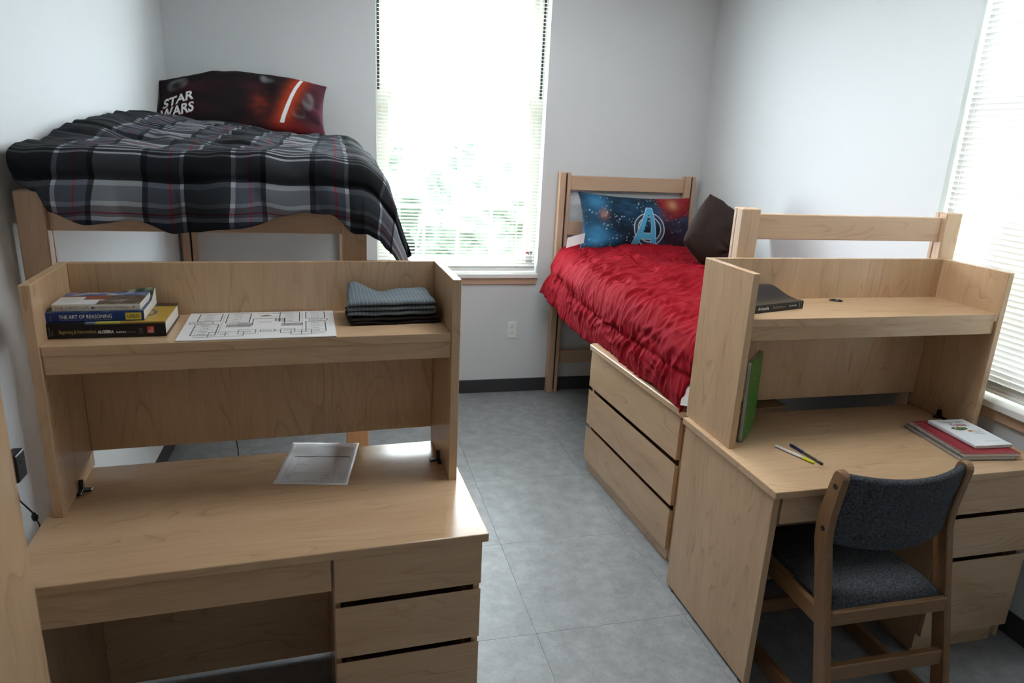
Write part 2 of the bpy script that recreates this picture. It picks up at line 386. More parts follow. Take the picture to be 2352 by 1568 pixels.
# ------------------------------------------------------------------ lettering helpers
def text_geo(txt, bold=0.0, shear=0.0, res=3):
    """triangulated outline of a word, scaled to height 1 cap, returned as (verts2d, faces, width)"""
    cu = bpy.data.curves.new('lettering', 'FONT'); cu.body = txt; cu.size = 1.0; cu.offset = bold; cu.shear = shear; cu.resolution_u = res
    ob = bpy.data.objects.new('lettering', cu); COL.objects.link(ob)
    dg = bpy.context.evaluated_depsgraph_get(); me = bpy.data.meshes.new_from_object(ob.evaluated_get(dg))
    vs = [(v.co.x, v.co.y) for v in me.vertices]; fs = [tuple(p.vertices) for p in me.polygons]
    bpy.data.objects.remove(ob); bpy.data.curves.remove(cu); bpy.data.meshes.remove(me)
    if not vs: return [], [], 1, 1
    x0 = min(v[0] for v in vs); x1 = max(v[0] for v in vs); y0 = min(v[1] for v in vs); y1 = max(v[1] for v in vs)
    w, h = max(x1-x0, 1e-6), max(y1-y0, 1e-6)
    return [((x-x0)/w, (y-y0)/h) for x, y in vs], fs, w, h
class Print:
    """collects flat print (rectangles, lines, words) in sheet coordinates and maps it onto a surface"""
    def __init__(s): s.v = []; s.f = []
    def poly(s, pts):
        n = len(s.v); s.v += [tuple(p) for p in pts]; s.f.append(tuple(range(n, n+len(pts))))
    def rect(s, x0, y0, x1, y1): s.poly([(x0, y0), (x1, y0), (x1, y1), (x0, y1)])
    def line(s, x0, y0, x1, y1, w):
        d = Vector((x1-x0, y1-y0)); n = Vector((-d.y, d.x)).normalized()*w/2 if d.length else Vector((0, 0))
        s.poly([(x0+n.x, y0+n.y), (x0-n.x, y0-n.y), (x1-n.x, y1-n.y), (x1+n.x, y1+n.y)])
    def frame(s, x0, y0, x1, y1, w):
        for a in ((x0, y0, x1, y0), (x1, y0, x1, y1), (x1, y1, x0, y1), (x0, y1, x0, y0)): s.line(*a, w)
    def text(s, txt, x, y, w, h, bold=0.0, shear=0.0, warp=None, rot=0.0, ref=None):
        vs, fs, tw, th = text_geo(txt, bold, shear)
        if w is None: w = h*tw/th
        n = len(s.v)
        for a, b in vs:
            px, py = a*w, b*h
            if warp: px, py = warp(a, b, w, h)
            if rot: px, py = px*math.cos(rot)-py*math.sin(rot), px*math.sin(rot)+py*math.cos(rot)
            s.v.append((x+px, y+py))
        s.f += [tuple(i+n for i in f) for f in fs]
        return w
    def build(s, name, mat, parent, fn, sub=0.0):
        bm = bmesh.new(); vs = [bm.verts.new((a, b, 0)) for a, b in s.v]
        for f in s.f:
            try: bm.faces.new([vs[i] for i in f])
            except ValueError: pass
        if sub:
            for _ in range(5):
                es = [e for e in bm.edges if e.calc_length() > sub]
                if not es: break
                bmesh.ops.subdivide_edges(bm, edges=es, cuts=1, use_grid_fill=False)
                bmesh.ops.triangulate(bm, faces=[f for f in bm.faces if len(f.verts) > 4])
        for f in bm.faces:
            f.normal_update()
            if f.normal.z < 0: f.normal_flip()
        for v in bm.verts: v.co = Vector(fn(v.co.x, v.co.y))
        return link(name, mesh_from_bm(bm, name), mat, parent)

# ------------------------------------------------------------------ desks and hutches
DW, DD, DH = 1.1418, .618, .762
HD, HZ, SZ, AZ, BZ = .3005, 1.396-.762, 1.2378-.762, 1.1597-.762, .816-.762
R1 = .0482
D1 = Vector((-DW*math.cos(R1), -DW*math.sin(R1), 0)); D2 = Vector((.938, .0789, 0)); R2_ = .0098
def make_desk(label, loc, rz):
    d = empty('desk', loc, rz); tag(d, label, 'desk')
    bm = bmesh.new(); add_box(bm, 0, DW, 0, DD, DH-.026, DH, bev=.003, seg=2)
    link('desk_top', mesh_from_bm(bm, 'desk_top'), M['lam_x'], d)
    box('side_panel', (.010, .035, .018, DD-.012, .012, DH-.026), M['lam_z'], d)
    for y in (.05, DD-.06): tube('glide', [(.0225, y, 0), (.0225, y, .014)], .011, M['black'], d, n=10)
    px0, px1 = DW-.413, DW-.014
    # pedestal carcass
    boxes('pedestal', [(px0, px0+.018, .034, DD-.03, .03, DH-.026), (px1-.018, px1, .034, DD-.03, .03, DH-.026),
                       (px0+.018, px1-.018, DD-.05, DD-.03, .03, DH-.026), (px0+.018, px1-.018, .06, DD-.05, .07, .09)], M['lam_z'], d)
    box('kick_base', (px0+.012, px1-.012, .05, DD-.04, 0, .092), M['lam_x'], d)
    for z0, z1 in ((.600, .731), (.424, .583), (.096, .407)):
        poly = [(.012, z0), (.031, z0), (.031, z1-.014), (.022, z1-.014), (.012, z1)]
        dr = prism('drawer', poly, px0+.003, px1-.001, M['lam_x'], d, bev=.001)
        boxes('drawer_box', [(px0+.03, px0+.042, .031, DD-.09, z0+.012, z1-.03), (px1-.042, px1-.03, .031, DD-.09, z0+.012, z1-.03), (px0+.042, px1-.042, .031, DD-.09, z0+.012, z0+.02)], M['lam_y'], dr)
    pd = box('drawer', (.042, px0-.004, .014, .033, .636, .730), M['lam_x'], d, bev=.0015)
    boxes('drawer_box', [(.07, px0-.03, .033, .42, .66, .668), (.07, .08, .033, .42, .668, .715), (px0-.04, px0-.03, .033, .42, .668, .715)], M['lam_y'], pd)
    box('kneehole_shade_panel', (.035, px0, DD-.08, DD-.062, .012, DH-.026), M['lam_x'], d)  # added: extended down to hide a bright floor and keep the kneehole dark
    return d
make_desk('maple desk with a form lying on its bare top, nearest the viewer on the left', D1, R1)
make_desk('maple desk holding pens and notebooks with the padded chair pushed in', D2, R2_)
def make_hutch(label, loc, rz, grommet):
    h = empty('desk_hutch', (loc.x, loc.y, DH), rz); tag(h, label, 'shelf unit')
    t = .025; i = .0222; y0, y1 = DD-HD, DD+.018
    for xa in (i, DW-i-t):
        bm = bmesh.new(); add_box(bm, xa, xa+t, y0, y1, 0, HZ, bev=.0015)
        s = link('side_panel', mesh_from_bm(bm, 'side_panel'), M['lam_z'], h)
    box('back_panel', (i+t, DW-i-t, DD, y1, BZ, HZ), M['lam_z'], h)
    if grommet is None:
        sh = box('shelf', (i+t, DW-i-t, y0+.004, DD, SZ-.027, SZ), M['lam_x'], h)
    else:
        gx, gy, gr = grommet
        bm = bmesh.new(); n = 32                                   # board with a round cable hole
        x0, x1, ya, yb = i+t, DW-i-t, y0+.004, DD
        outer = []
        for k in range(n):
            a = 2*PI*k/n; c, s_ = math.cos(a), math.sin(a)
            q = []
            if abs(c) > 1e-6: q.append(((x1-gx) if c > 0 else (x0-gx))/c)
            if abs(s_) > 1e-6: q.append(((yb-gy) if s_ > 0 else (ya-gy))/s_)
            r = min(v for v in q if v > 0); outer.append((gx+c*r, gy+s_*r))
        cor = [(x0, ya), (x1, ya), (x1, yb), (x0, yb)]
        for cx, cy in cor:                                          # pull nearest ray to each corner
            k = min(range(n), key=lambda j: (outer[j][0]-cx)**2 + (outer[j][1]-cy)**2); outer[k] = (cx, cy)
        V = {}
        for z in (SZ-.027, SZ):
            V[z] = ([bm.verts.new((gx+gr*math.cos(2*PI*k/n), gy+gr*math.sin(2*PI*k/n), z)) for k in range(n)], [bm.verts.new((*outer[k], z)) for k in range(n)])
        for k in range(n):
            m2 = (k+1) % n
            for z in V: bm.faces.new((V[z][0][k], V[z][1][k], V[z][1][m2], V[z][0][m2]))
            for q in (0, 1): bm.faces.new((V[SZ][q][k], V[SZ][q][m2], V[SZ-.027][q][m2], V[SZ-.027][q][k]))
        bmesh.ops.recalc_face_normals(bm, faces=bm.faces)
        sh = link('shelf', mesh_from_bm(bm, 'shelf'), M['lam_x'], h)
        bm = bmesh.new(); prof = [(gr-.004, -.03), (gr-.0005, -.03), (gr-.0005, .0002), (gr+.004, .0005), (gr+.004, .002), (gr, .0032), (gr-.004, .002)]
        rr = [[bm.verts.new((gx+r*math.cos(2*PI*k/n), gy+r*math.sin(2*PI*k/n), SZ+z)) for r, z in prof] for k in range(n)]
        for k in range(n):
            for j in range(len(prof)):
                bm.faces.new((rr[k][j], rr[(k+1) % n][j], rr[(k+1) % n][(j+1) % len(prof)], rr[k][(j+1) % len(prof)]))
        bm.faces.new([rr[k][0] for k in range(n)])
        bmesh.ops.recalc_face_normals(bm, faces=bm.faces)
        link('cable_grommet', mesh_from_bm(bm, 'cable_grommet'), M['black'], h, smooth=True)
    box('shelf_apron', (i+t, DW-i-t, y0+.010, y0+.028, AZ, SZ-.027), M['lam_x'], sh)
    for xa, sg in ((i+t, 1), (DW-i-t, -1)):
        prism('corner_clip', [(.43, .001), (.475, .001), (.475, .03), (.468, .034), (.462, .03), (.458, .008), (.43, .006)],
              min(xa, xa+sg*.012), max(xa, xa+sg*.012), M['black'], h, bev=.001)
        box('corner_clip', (min(xa, xa+sg*.034), max(xa, xa+sg*.034), .452, .472, .0005, .007), M['black'], h, bev=.002)
    return h
make_hutch('maple shelf hutch carrying stacked books and a floor plan, on the left desk', D1, R1, None)
make_hutch('maple shelf hutch with a black cable grommet, on the right desk', D2, R2_, (.578, .575, .021))

# ------------------------------------------------------------------ dresser
dA = Vector((.9388, 1.8032, 0)); dB = Vector((.993, .7866, 0)); dL = (dB-dA).length
def make_dresser():
    ang = math.atan2((dB-dA).y, (dB-dA).x)             # local x runs along the drawer face, local y goes under the bed
    d = empty('dresser', dA, ang); tag(d, 'low maple three drawer dresser tucked under the red bed', 'dresser')
    dep = .50; H = .735
    c = .018
    poly = [(c, 0), (dL-c, 0), (dL, c), (dL, dep), (0, dep), (0, c)]
    prism('dresser_top', poly, H-.03, H, M['lam_x'], d, bev=.003, axis='z')
    x0, x1 = .02, dL-.04
    boxes('carcass', [(x0, x0+.02, .035, dep-.01, .012, H-.03), (x1-.02, x1, .035, dep-.01, .012, H-.03), (x0+.02, x1-.02, dep-.03, dep-.01, .012, H-.03), (x0+.02, x1-.02, .07, dep-.03, .05, .065)], M['lam_z'], d)
    box('kick_base', (x0+.02, x1-.02, .03, .05, 0, .062), M['lam_x'], d)
    for z0, z1 in ((.500, .697), (.282, .480), (.066, .264)):
        dr = prism('drawer', [(.012, z0), (.032, z0), (.032, z1-.014), (.022, z1-.014), (.012, z1)], x0, x1-.012, M['lam_x'], d, bev=.001)
        boxes('drawer_box', [(x0+.03, x0+.042, .032, dep-.05, z0+.015, z1-.03), (x1-.05, x1-.038, .032, dep-.05, z0+.015, z1-.03), (x0+.042, x1-.05, .032, dep-.05, z0+.015, z0+.023)], M['lam_y'], dr)
    return d
make_dresser()

# ------------------------------------------------------------------ beds
BW, PW, PD = 1.007, .078, .062
YH = 2.98
def make_bed(label, x0, yf, zrail, label_m):
    b = empty('bed', (x0, yf, 0)); tag(b, label, 'bed')
    L = YH - yf
    zt = 1.578
    for yy, inw in ((0, 1), (L, -1)):
        for xx in (0, BW-PW):
            s0, s1 = xx+PW*.56, xx+PW*.56+.012                        # slotted inner face
            bm = bmesh.new()
            ya, yb = (yy, yy+PD)
            if inw == 1: core = (xx, xx+PW, ya, yb-.02, 0, zt); fr = (yb-.02, yb)
            else: core = (xx, xx+PW, ya+.02, yb, 0, zt); fr = (ya, ya+.02)
            add_box(bm, *core, bev=.004)
            add_box(bm, xx, s0, fr[0], fr[1], 0, zt, bev=.003); add_box(bm, s1, xx+PW, fr[0], fr[1], 0, zt, bev=.003)
            p = link('post', mesh_from_bm(bm, 'post'), M['bed_z'], b)
            ys = (yb-.0199, yb-.014) if inw == 1 else (ya+.014, ya+.0199)
            box('slot_channel', (s0-.001, s1+.001, ys[0], ys[1], .02, zt-.006), M['dark'], p, bev=0)
        for z0, z1 in ((1.461, 1.558), (1.155, 1.250), (.520, .615), (.218, .315)):
            box('end_rail', (PW-.002, BW-PW+.002, yy+.02, yy+.045, z0, z1), M['bed_x'], b, bev=.003)
    for xx in (.030, BW-.055):
        box('side_rail', (xx, xx+.025, PD-.004, L+.004, zrail, zrail+.11), M['bed_y'], b, bev=.003)
    for k in range(9):
        y = PD+.12 + k*(L-PD-.24)/8
        box('support_slat', (.055, BW-.055, y-.035, y+.035, zrail+.02, zrail+.035), M['bed_x'], b, bev=.001)
    # mattress
    m = box('mattress', (.035, BW-.04, PD+.01, L-.01, zrail+.036, zrail+.036+.155), plain('mattress_ticking', (.10, .12, .18), .8), None, bev=.03, seg=3)
    m.location = (x0, yf, 0); tag(m, label_m, 'mattress')
    return b
B1X, B1Y, B2X, B2Y = -1.2935, .722, 1.0915, .728
make_bed('lofted maple bed frame along the left wall under the plaid comforter', B1X, B1Y, 1.47, 'blue mattress under the plaid comforter')
make_bed('maple bed frame along the right wall under the red comforter', B2X, B2Y, .86, 'blue mattress under the red comforter')

# ------------------------------------------------------------------ bedding
def grid_mesh(name, nu, nv, fn, uvfn=None, mat=None, parent=None, solid=0.0, closed=False):
    vs = [fn(i/(nu-1), j/(nv-1)) for j in range(nv) for i in range(nu)]
    fs = [(j*nu+i, j*nu+i+1, (j+1)*nu+i+1, (j+1)*nu+i) for j in range(nv-1) for i in range(nu-1)]
    me = bpy.data.meshes.new(name); me.from_pydata(vs, [], fs); me.update()
    if uvfn:
        uvl = me.uv_layers.new(name='cloth')
        uvs = [uvfn(i/(nu-1), j/(nv-1)) for j in range(nv) for i in range(nu)]
        for l in me.loops: uvl.data[l.index].uv = uvs[l.vertex_index]
    o = link(name, me, mat, parent, smooth=True)
    if solid:
        md = o.modifiers.new('thickness', 'SOLIDIFY'); md.thickness = solid; md.offset = -1
    return o
def plaid_material():
    m, nt, b = nmat('plaid_cotton'); N = nt.nodes; Lk = nt.links
    uv = N.new('ShaderNodeUVMap'); uv.uv_map = 'cloth'; sp = N.new('ShaderNodeSeparateXYZ'); Lk.new(uv.outputs[0], sp.inputs[0])
    blk, grey, slate, lite, red, brown = (.0028, .0036, .0045), (.13, .138, .155), (.020, .023, .034), (.46, .48, .51), (.16, .0025, .006), (.10, .078, .084)
    def ramp(out, period, off, stops):
        k = N.new('ShaderNodeMath'); k.operation = 'MULTIPLY_ADD'; k.inputs[1].default_value = 1/period; k.inputs[2].default_value = off; Lk.new(out, k.inputs[0])
        f = N.new('ShaderNodeMath'); f.operation = 'FRACT'; Lk.new(k.outputs[0], f.inputs[0])
        r = N.new('ShaderNodeValToRGB'); cr = r.color_ramp; cr.interpolation = 'CONSTANT'
        while len(cr.elements) < len(stops): cr.elements.new(.5)
        for e, (p, c) in zip(cr.elements, stops): e.position = p; e.color = (*c, 1)
        Lk.new(f.outputs[0], r.inputs[0]); return r.outputs[0]
    lx = (.17, .18, .20)
    bk2 = (.0085, .0095, .011)
    wx = [(0, grey), (.264, blk), (.297, slate), (.425, red), (.436, slate), (.485, lx), (.511, blk), (.785, lx), (.811, slate), (.895, red), (.906, slate), (.968, blk)]
    # along the bed: hem group, dark block, five line group, dark block ...
    wy = [(0, slate), (.03, lite), (.055, brown), (.075, red), (.083, brown), (.125, lite), (.152, grey), (.245, lite), (.275, bk2), (.47, lite), (.490, blk), (.52, lite), (.538, blk), (.565, lite), (.583, blk),
          (.61, lite), (.628, blk), (.655, lite), (.673, bk2), (.75, grey), (.86, bk2), (.93, lite), (.95, slate)]
    a = ramp(sp.outputs[0], .475, .0, wx); c = ramp(sp.outputs[1], .46, .0, wy)
    mx = N.new('ShaderNodeVectorMath'); mx.operation = 'MULTIPLY'; Lk.new(a, mx.inputs[0]); Lk.new(c, mx.inputs[1])
    gm = N.new('ShaderNodeGamma'); gm.inputs[1].default_value = .5; Lk.new(mx.outputs[0], gm.inputs[0])      # woven: geometric mean of warp and weft
    n = N.new('ShaderNodeTexNoise'); n.inputs['Scale'].default_value = 700; Lk.new(uv.outputs[0], n.inputs['Vector'])
    mr = N.new('ShaderNodeMapRange'); mr.inputs[1].default_value = .3; mr.inputs[2].default_value = .7; mr.inputs[3].default_value = .78; mr.inputs[4].default_value = 1.22; Lk.new(n.outputs[0], mr.inputs[0])
    sc = N.new('ShaderNodeVectorMath'); sc.operation = 'SCALE'; Lk.new(gm.outputs[0], sc.inputs[0]); Lk.new(mr.outputs[0], sc.inputs['Scale'])
    Lk.new(sc.outputs[0], b.inputs['Base Color']); b.inputs['Roughness'].default_value = .9; b.inputs['Specular IOR Level'].default_value = .15
    return m
M['plaid'] = plaid_material()

def drape(dx, dy, r, flare):
    """overhang vector -> horizontal push and drop of a cloth bending over a rounded edge"""
    d = math.hypot(dx, dy)
    if d < 1e-9: return 0, 0, 0
    ux, uy = dx/d, dy/d; q = PI*r/2
    if d < q: out, down = r*math.sin(d/r), r*(1-math.cos(d/r))
    else: out, down = r + (d-q)*math.sin(flare), r + (d-q)*math.cos(flare)
    return ux*out, uy*out, down
# plaid comforter on the left bed
C1X0, C1X1, C1Y0, C1Y1 = XL+.035, B1X+BW-.04, B1Y+.05, 2.93
LFRONT = [(-1.29, .155), (-1.215, .175), (-1.17, .245), (-1.08, .285), (-.96, .268), (-.85, .305), (-.67, .29), (-.48, .238), (-.40, .245), (-.33, .29), (-.26, .33)]
LSIDE = .36
def c1_top(x, y):
    e = sstep(.8, 2.3, y)
    z = 1.712 + e*(.082 - .055*sstep(-1.15, -.4, x)) + .045*sstep(-1.02, -1.25, x)*sstep(.9, 1.25, y)*(1-.55*sstep(1.7, 2.6, y))
    z += .022*nz(x*4, y*5, 3)*(.15+.85*sstep(-1.2, -.95, x)) + .012*nz(x*11, y*9, 5) + .016*sstep(.95, 1.3, y)*sstep(-1.1, -.9, x)*max(0, nz(x*5+2, y*7, 9))
    z -= .012*math.exp(-((y-1.25)/.03)**2) + .012*math.exp(-((y-1.75)/.03)**2)
    return z
def c1_uv(u, v):
    sx = C1X1 - C1X0; s = u*(sx + LSIDE); x = C1X0 + min(s, sx)
    lf = interp(LFRONT, x); t = v*(C1Y1-C1Y0+lf) - lf
    return s, t
def c1_fn(u, v):
    sx = C1X1-C1X0
    s, t = c1_uv(u, v)
    dx = max(0, s-sx); dy = max(0, -t)
    x = C1X0 + min(s, sx); y = C1Y0 + max(0, t)
    ox, oy, dn = drape(dx, dy, .11, .14 if dx < .02 else (.30 if dy > .03 else .20))
    z = c1_top(x, y) - dn
    # folds in the hanging part
    hang = min(1, dn/.15)
    ph = .026*math.sin(x*15+1.2-dn*9) + .026*nz(x*6, dn*3, 1.7) + .014*nz(x*15, dn*8, 2)
    y2 = y - oy - hang*max(-.012, ph)*(1 if dy > 0 else 0)
    x2 = x + ox + hang*(.02*nz(y*7, 4.2) + .01*math.sin(y*17))*(1 if dx > 0 else 0)
    # quilted seam across the drop
    if dy > 0:
        sm = math.exp(-((dy-.15)/.012)**2); y2 += .010*sm - .016*abs(math.sin(min(dy, .30)/.15*PI))*min(1, dy/.05)
    # bulge over the left post
    if x < -1.15: x2 += .028*hang*sstep(-1.15, -1.27, x); y2 -= .012*hang*sstep(-1.15, -1.25, x)
    k = .006
    return (x2 + k*nz(s*11, t*11, 8), y2 + k*nz(s*11, t*11, 12), z + k*nz(s*14, t*14, 15))
cf = empty('plaid_comforter', (0, 0, 0)); tag(cf, 'black and grey plaid comforter draped over the lofted left bed', 'comforter')
cf.location = (-.8, .7, 1.6)
def shifted(fn, o): return lambda u, v: tuple(a-b for a, b in zip(fn(u, v), o))
grid_mesh('quilt', 190, 260, shifted(c1_fn, cf.location), lambda u, v: (c1_uv(u, v)[0]+.255, c1_uv(u, v)[1]+.285), M['plaid'], cf, solid=.016)

# red comforter on the right bed
def red_material():
    m, nt, b = nmat('red_microfibre'); N = nt.nodes; Lk = nt.links
    uv = N.new('ShaderNodeUVMap'); uv.uv_map = 'cloth'
    mp = N.new('ShaderNodeMapping'); mp.inputs['Scale'].default_value = (6, 34, 1); Lk.new(uv.outputs[0], mp.inputs[0])
    n = N.new('ShaderNodeTexNoise'); n.inputs['Scale'].default_value = 1.3; n.inputs['Detail'].default_value = 4; n.inputs['Distortion'].default_value = .6; Lk.new(mp.outputs[0], n.inputs['Vector'])
    bp = N.new('ShaderNodeBump'); bp.inputs['Strength'].default_value = .35; bp.inputs['Distance'].default_value = .008
    Lk.new(n.outputs[0], bp.inputs['Height']); Lk.new(bp.outputs[0], b.inputs['Normal'])
    b.inputs['Base Color'].default_value = (.24, .007, .014, 1); b.inputs['Roughness'].default_value = .85; b.inputs['Specular IOR Level'].default_value = .05
    return m
M['red'] = red_material()
C2X0, C2X1, C2Y0, C2Y1 = B2X+.075, XR-.05, B2Y+PD+.03, 2.93
C2H = [(.80, .445), (.95, .44), (1.1, .42), (1.4, .455), (1.85, .47), (2.3, .475), (2.7, .48), (2.9, .45)]
C2LEN = .45
def c2_st(u, v):
    y = C2Y0 + v*(C2Y1-C2Y0); h = interp(C2H, y)
    return u*(C2X1-C2X0+h)-h, y            # s<0 is the hanging side
def ridge(a): return 1-abs(a)*2
def c2_fn(u, v):
    s, y = c2_st(u, v); dx = max(0, -s); e_ = sstep(2.1, 2.8, y); x = C2X0 + max(0, s) + .075*e_*sstep(.9, 0, s)
    r = .15 + .05*e_; q = PI*r/2
    if dx < q: out, dn = r*math.sin(dx/r), r*(1-math.cos(dx/r))
    else:
        e = dx-q; out, dn = r + .02*math.sin(min(1, e/.3)*PI), r + e
    z = 1.085 + .035*sstep(0, .3, s)*sstep(1.0, .5, s) - dn
    z += .018*nz(s*4, y*3, 1)
    z += .012*sstep(2.3, 2.8, y)
    # channels running along the bed with gathers across them
    ch = .235; w = ((s+.06) / ch); f = abs((w % 1)-.5)*2                 # 1 on the seam
    seam = f**6
    puff = (1-f*f)*.010
    wx_, wy_ = .5*nz(s*5, y*5, 51), .35*nz(s*6, y*6, 57)
    g = nz(s*5.5+wx_*2.2, y*12+wy_*3+s*3, 20); g2 = nz(s*13+wx_, y*26+wy_*4, 31); g3 = nz(s*3, y*5, 63)
    sh = lambda a_: (1-min(1, abs(a_)*2.2))**1.6
    g4 = nz(s*9+wy_*3, y*20+wx_*5-s*6, 71)
    wr = .011*sh(g)*(.4+f) + .009*sh(g4)*(.5+.6*f) + g2*.005 + .014*g3
    amp = .75 + .5*f
    disp = puff - .012*seam + wr*amp
    hang = min(1, dx/q) if q else 0
    nx, nzz = -math.sin(hang*PI/2), math.cos(hang*PI/2)
    x2 = x - out + nx*disp; z2 = z + nzz*disp
    y2 = y + .012*nz(s*6, y*6, 44)
    if y > 2.6 and dx > 0:                                              # billow round the head post
        k = sstep(2.6, 2.85, y)*sstep(.25, .45, dx); x2 -= .03*k
    if y < 1.0: y2 -= 0; 
    z2 = max(z2, .742 if x2 < 1.46 and .78 < y < 1.81 else 0)
    return (x2, y2, z2)
rf = empty('red_comforter', (1.1, 1.8, .75)); tag(rf, 'crumpled deep red quilted comforter on the right bed', 'comforter')
grid_mesh('quilt', 200, 330, shifted(c2_fn, rf.location), lambda u, v: c2_st(u, v), M['red'], rf, solid=.014)
bm = bmesh.new()
tp = [(.985, .835, .865), (.965, .800, .775)]
q0 = Vector((1.008, .838, .845)); ax = Vector((-.030, -.026, -.080)); sd = Vector((.020, -.030, .006))
vs = [bm.verts.new(q0 + ax*a + sd*c - Vector(rf.location) + Vector((-.004*math.sin(a*3), 0, 0))) for a in (0, .33, .66, 1) for c in (0, 1)]
for k in range(3): bm.faces.new((vs[2*k], vs[2*k+1], vs[2*k+3], vs[2*k+2]))
tg = link('care_label', mesh_from_bm(bm, 'care_label'), M['tagw'], rf); tg['label'] = 'white care label'
md = tg.modifiers.new('thickness', 'SOLIDIFY'); md.thickness = .001

def pillow_fn(a, b, T, wr=.008, seed=0, conc=.07):
    """returns surface(u,v,side) for u,v in -1..1 in local coordinates: x width, z height, y depth"""
    def fn(u, v, side):
        x = a*u*(1 - conc*(1-v*v)*u*u); z = b*v*(1 - conc*1.6*(1-u*u)*v*v*.0 - conc*(1-u*u)*0)
        z = b*v*(1 - conc*.7*(1-abs(u)**2)*0 + .0) * (1 + .0*u)
        pu, pv = 1-abs(u)**2.6, 1-abs(v)**2.4
        th = T*(max(pu, 0)**.55)*(max(pv, 0)**.6)
        ed = (1-pu*pv)
        w = wr*(nz(u*4+seed, v*3, seed) + .6*nz(u*9+seed, v*7, seed+3)*ed)
        y = -side*(th + w*min(1, th/.03))
        return Vector((x, y, z))
    return fn
def make_pillow(name, label, M4, a, b, T, colour, mat, n=(120, 60), post=None, **kw):
    p = empty(name); p.matrix_world = M4; tag(p, label, 'pillow')
    fn0 = pillow_fn(a, b, T, **kw)
    fn = (lambda u, v, s: post(fn0(u, v, s), u, v)) if post else fn0
    nu, nv = n; vs = []; fs = []; idx = {}
    for side in (1, -1):
        for j in range(nv+1):
            for i in range(nu+1):
                bd = i in (0, nu) or j in (0, nv)
                if side == -1 and bd: idx[(side, i, j)] = idx[(1, i, j)]; continue
                idx[(side, i, j)] = len(vs); vs.append((fn(i/nu*2-1, j/nv*2-1, side), i/nu, j/nv, side))
        for j in range(nv):
            for i in range(nu):
                q = [idx[(side, i, j)], idx[(side, i+1, j)], idx[(side, i+1, j+1)], idx[(side, i, j+1)]]
                fs.append(q if side == 1 else q[::-1])
    me = bpy.data.meshes.new('pillow_body'); me.from_pydata([v[0] for v in vs], [], fs); me.update()
    if colour:
        ca = me.color_attributes.new('print', 'FLOAT_COLOR', 'POINT')
        for k, v in enumerate(vs): ca.data[k].color = (*colour(v[1], v[2]), 1)
    link('pillow_body', me, mat, p, smooth=True)
    # surface lookup in 0..1 print coordinates, slightly proud
    def at(x, y, off=.0015):
        u, v = x*2-1, y*2-1; e = .01
        P = fn(u, v, 1); nrm = (fn(min(u+e, 1), v, 1)-fn(max(u-e, -1), v, 1)).cross(fn(u, min(v+e, 1), 1)-fn(u, max(v-e, -1), 1)).normalized()
        return P + nrm*off
    return p, at
def mixc(a, b, t): return tuple(x+(y-x)*t for x, y in zip(a, b))
def blob(x, y, cx, cy, rx, ry): return max(0, 1-((x-cx)/rx)**2-((y-cy)/ry)**2)
M['printcloth'] = vcol('printed_cloth')
M['wprint2'] = plain('cloth_white_print', (.72, .72, .73), .8)
M['rprint'] = plain('cloth_dark_red_print', (.16, .005, .01), .8)

# dark red patterned pillow on the plaid comforter
def col1(x, y):
    c = (.012, .007, .009)
    wine = (.060, .010, .018)
    n = nz(x*5, y*4, 7)
    c = mixc(c, wine, sstep(.05, .45, n)*.8*(1-.9*math.exp(-((x-.38)/.2)**2)))
    c = mixc(c, (.10, .018, .035), sstep(.82, .97, x)*(.6+.4*nz(x*9, y*12, 2)))
    # warm red glow fading out of a slanting pale bar
    lx = .735 + .115*(y-.10)/.85; d = abs(x-lx)
    g = math.exp(-(d/.055)**2)*sstep(.0, .12, y)
    c = mixc(c, (.42, .045, .012), g*.95)
    c = mixc(c, (.30, .03, .01), .7*math.exp(-(((x-.60)/.05)**2+((y-.33)/.16)**2))*(.6+.6*nz(x*22, y*14, 4)))
    c = mixc(c, (.22, .012, .010), .8*math.exp(-(((x-.78)/.12)**2+((y-.06)/.09)**2)))
    # loose grey patches
    for cx, cy, rx, ry in ((.12, .74, .07, .17), (.64, .80, .05, .13), (.90, .52, .045, .2), (.84, .28, .05, .1)):
        k = blob(x, y, cx, cy, rx, ry)
        c = mixc(c, (.23, .235, .25), min(1, k*1.3)*.75*sstep(-.5, .3, nz(x*11, y*5, 9)))
    return c
M1 = Matrix.Translation((-.872, 2.80, 1.905)) @ Matrix.Rotation(math.radians(1.5), 4, 'Y') @ Matrix.Rotation(math.radians(-38), 4, 'X')
def post1(P, u, v):                                # arched upper edge, drooping ends
    P.z += (.045*(1-u*u) - .02 - .06*sstep(-.1, -1, u))*(.5+.5*v) + (-.02*u*u)*(.5-.5*v); return P
p1, at1 = make_pillow('bed_pillow', 'long pillow with dark red and black print on the plaid comforter', M1, .455, .185, .085, col1, M['printcloth'], n=(150, 70), post=post1, seed=3, conc=.05)
pr_ = Print(); pr_.poly([(.722, .10), (.748, .10), (.858, .93), (.838, .93)])
pr_.build('pale_bar', M['wprint2'], p1, lambda x, y: at1(x, y), sub=.03)
def warp_s(a, b, w, h): return a*w, b*h*(1.0) + .10*a*(1-.3*b)
for off, mt, gr in ((.0012, M['rprint'], .012), (.0022, M['wprint2'], 0)):
    pr_ = Print()
    pr_.text('STAR', .040-gr*.2, .27-gr, .185+gr*.4, .19+2*gr, bold=.028+gr, warp=warp_s)
    pr_.text('WARS', .030-gr*.2, .075-gr, .20+gr*.4, .175+2*gr, bold=.028+gr, warp=warp_s)
    pr_.build('lettering', mt, p1, lambda x, y, o=off: at1(x, y, o), sub=.02)

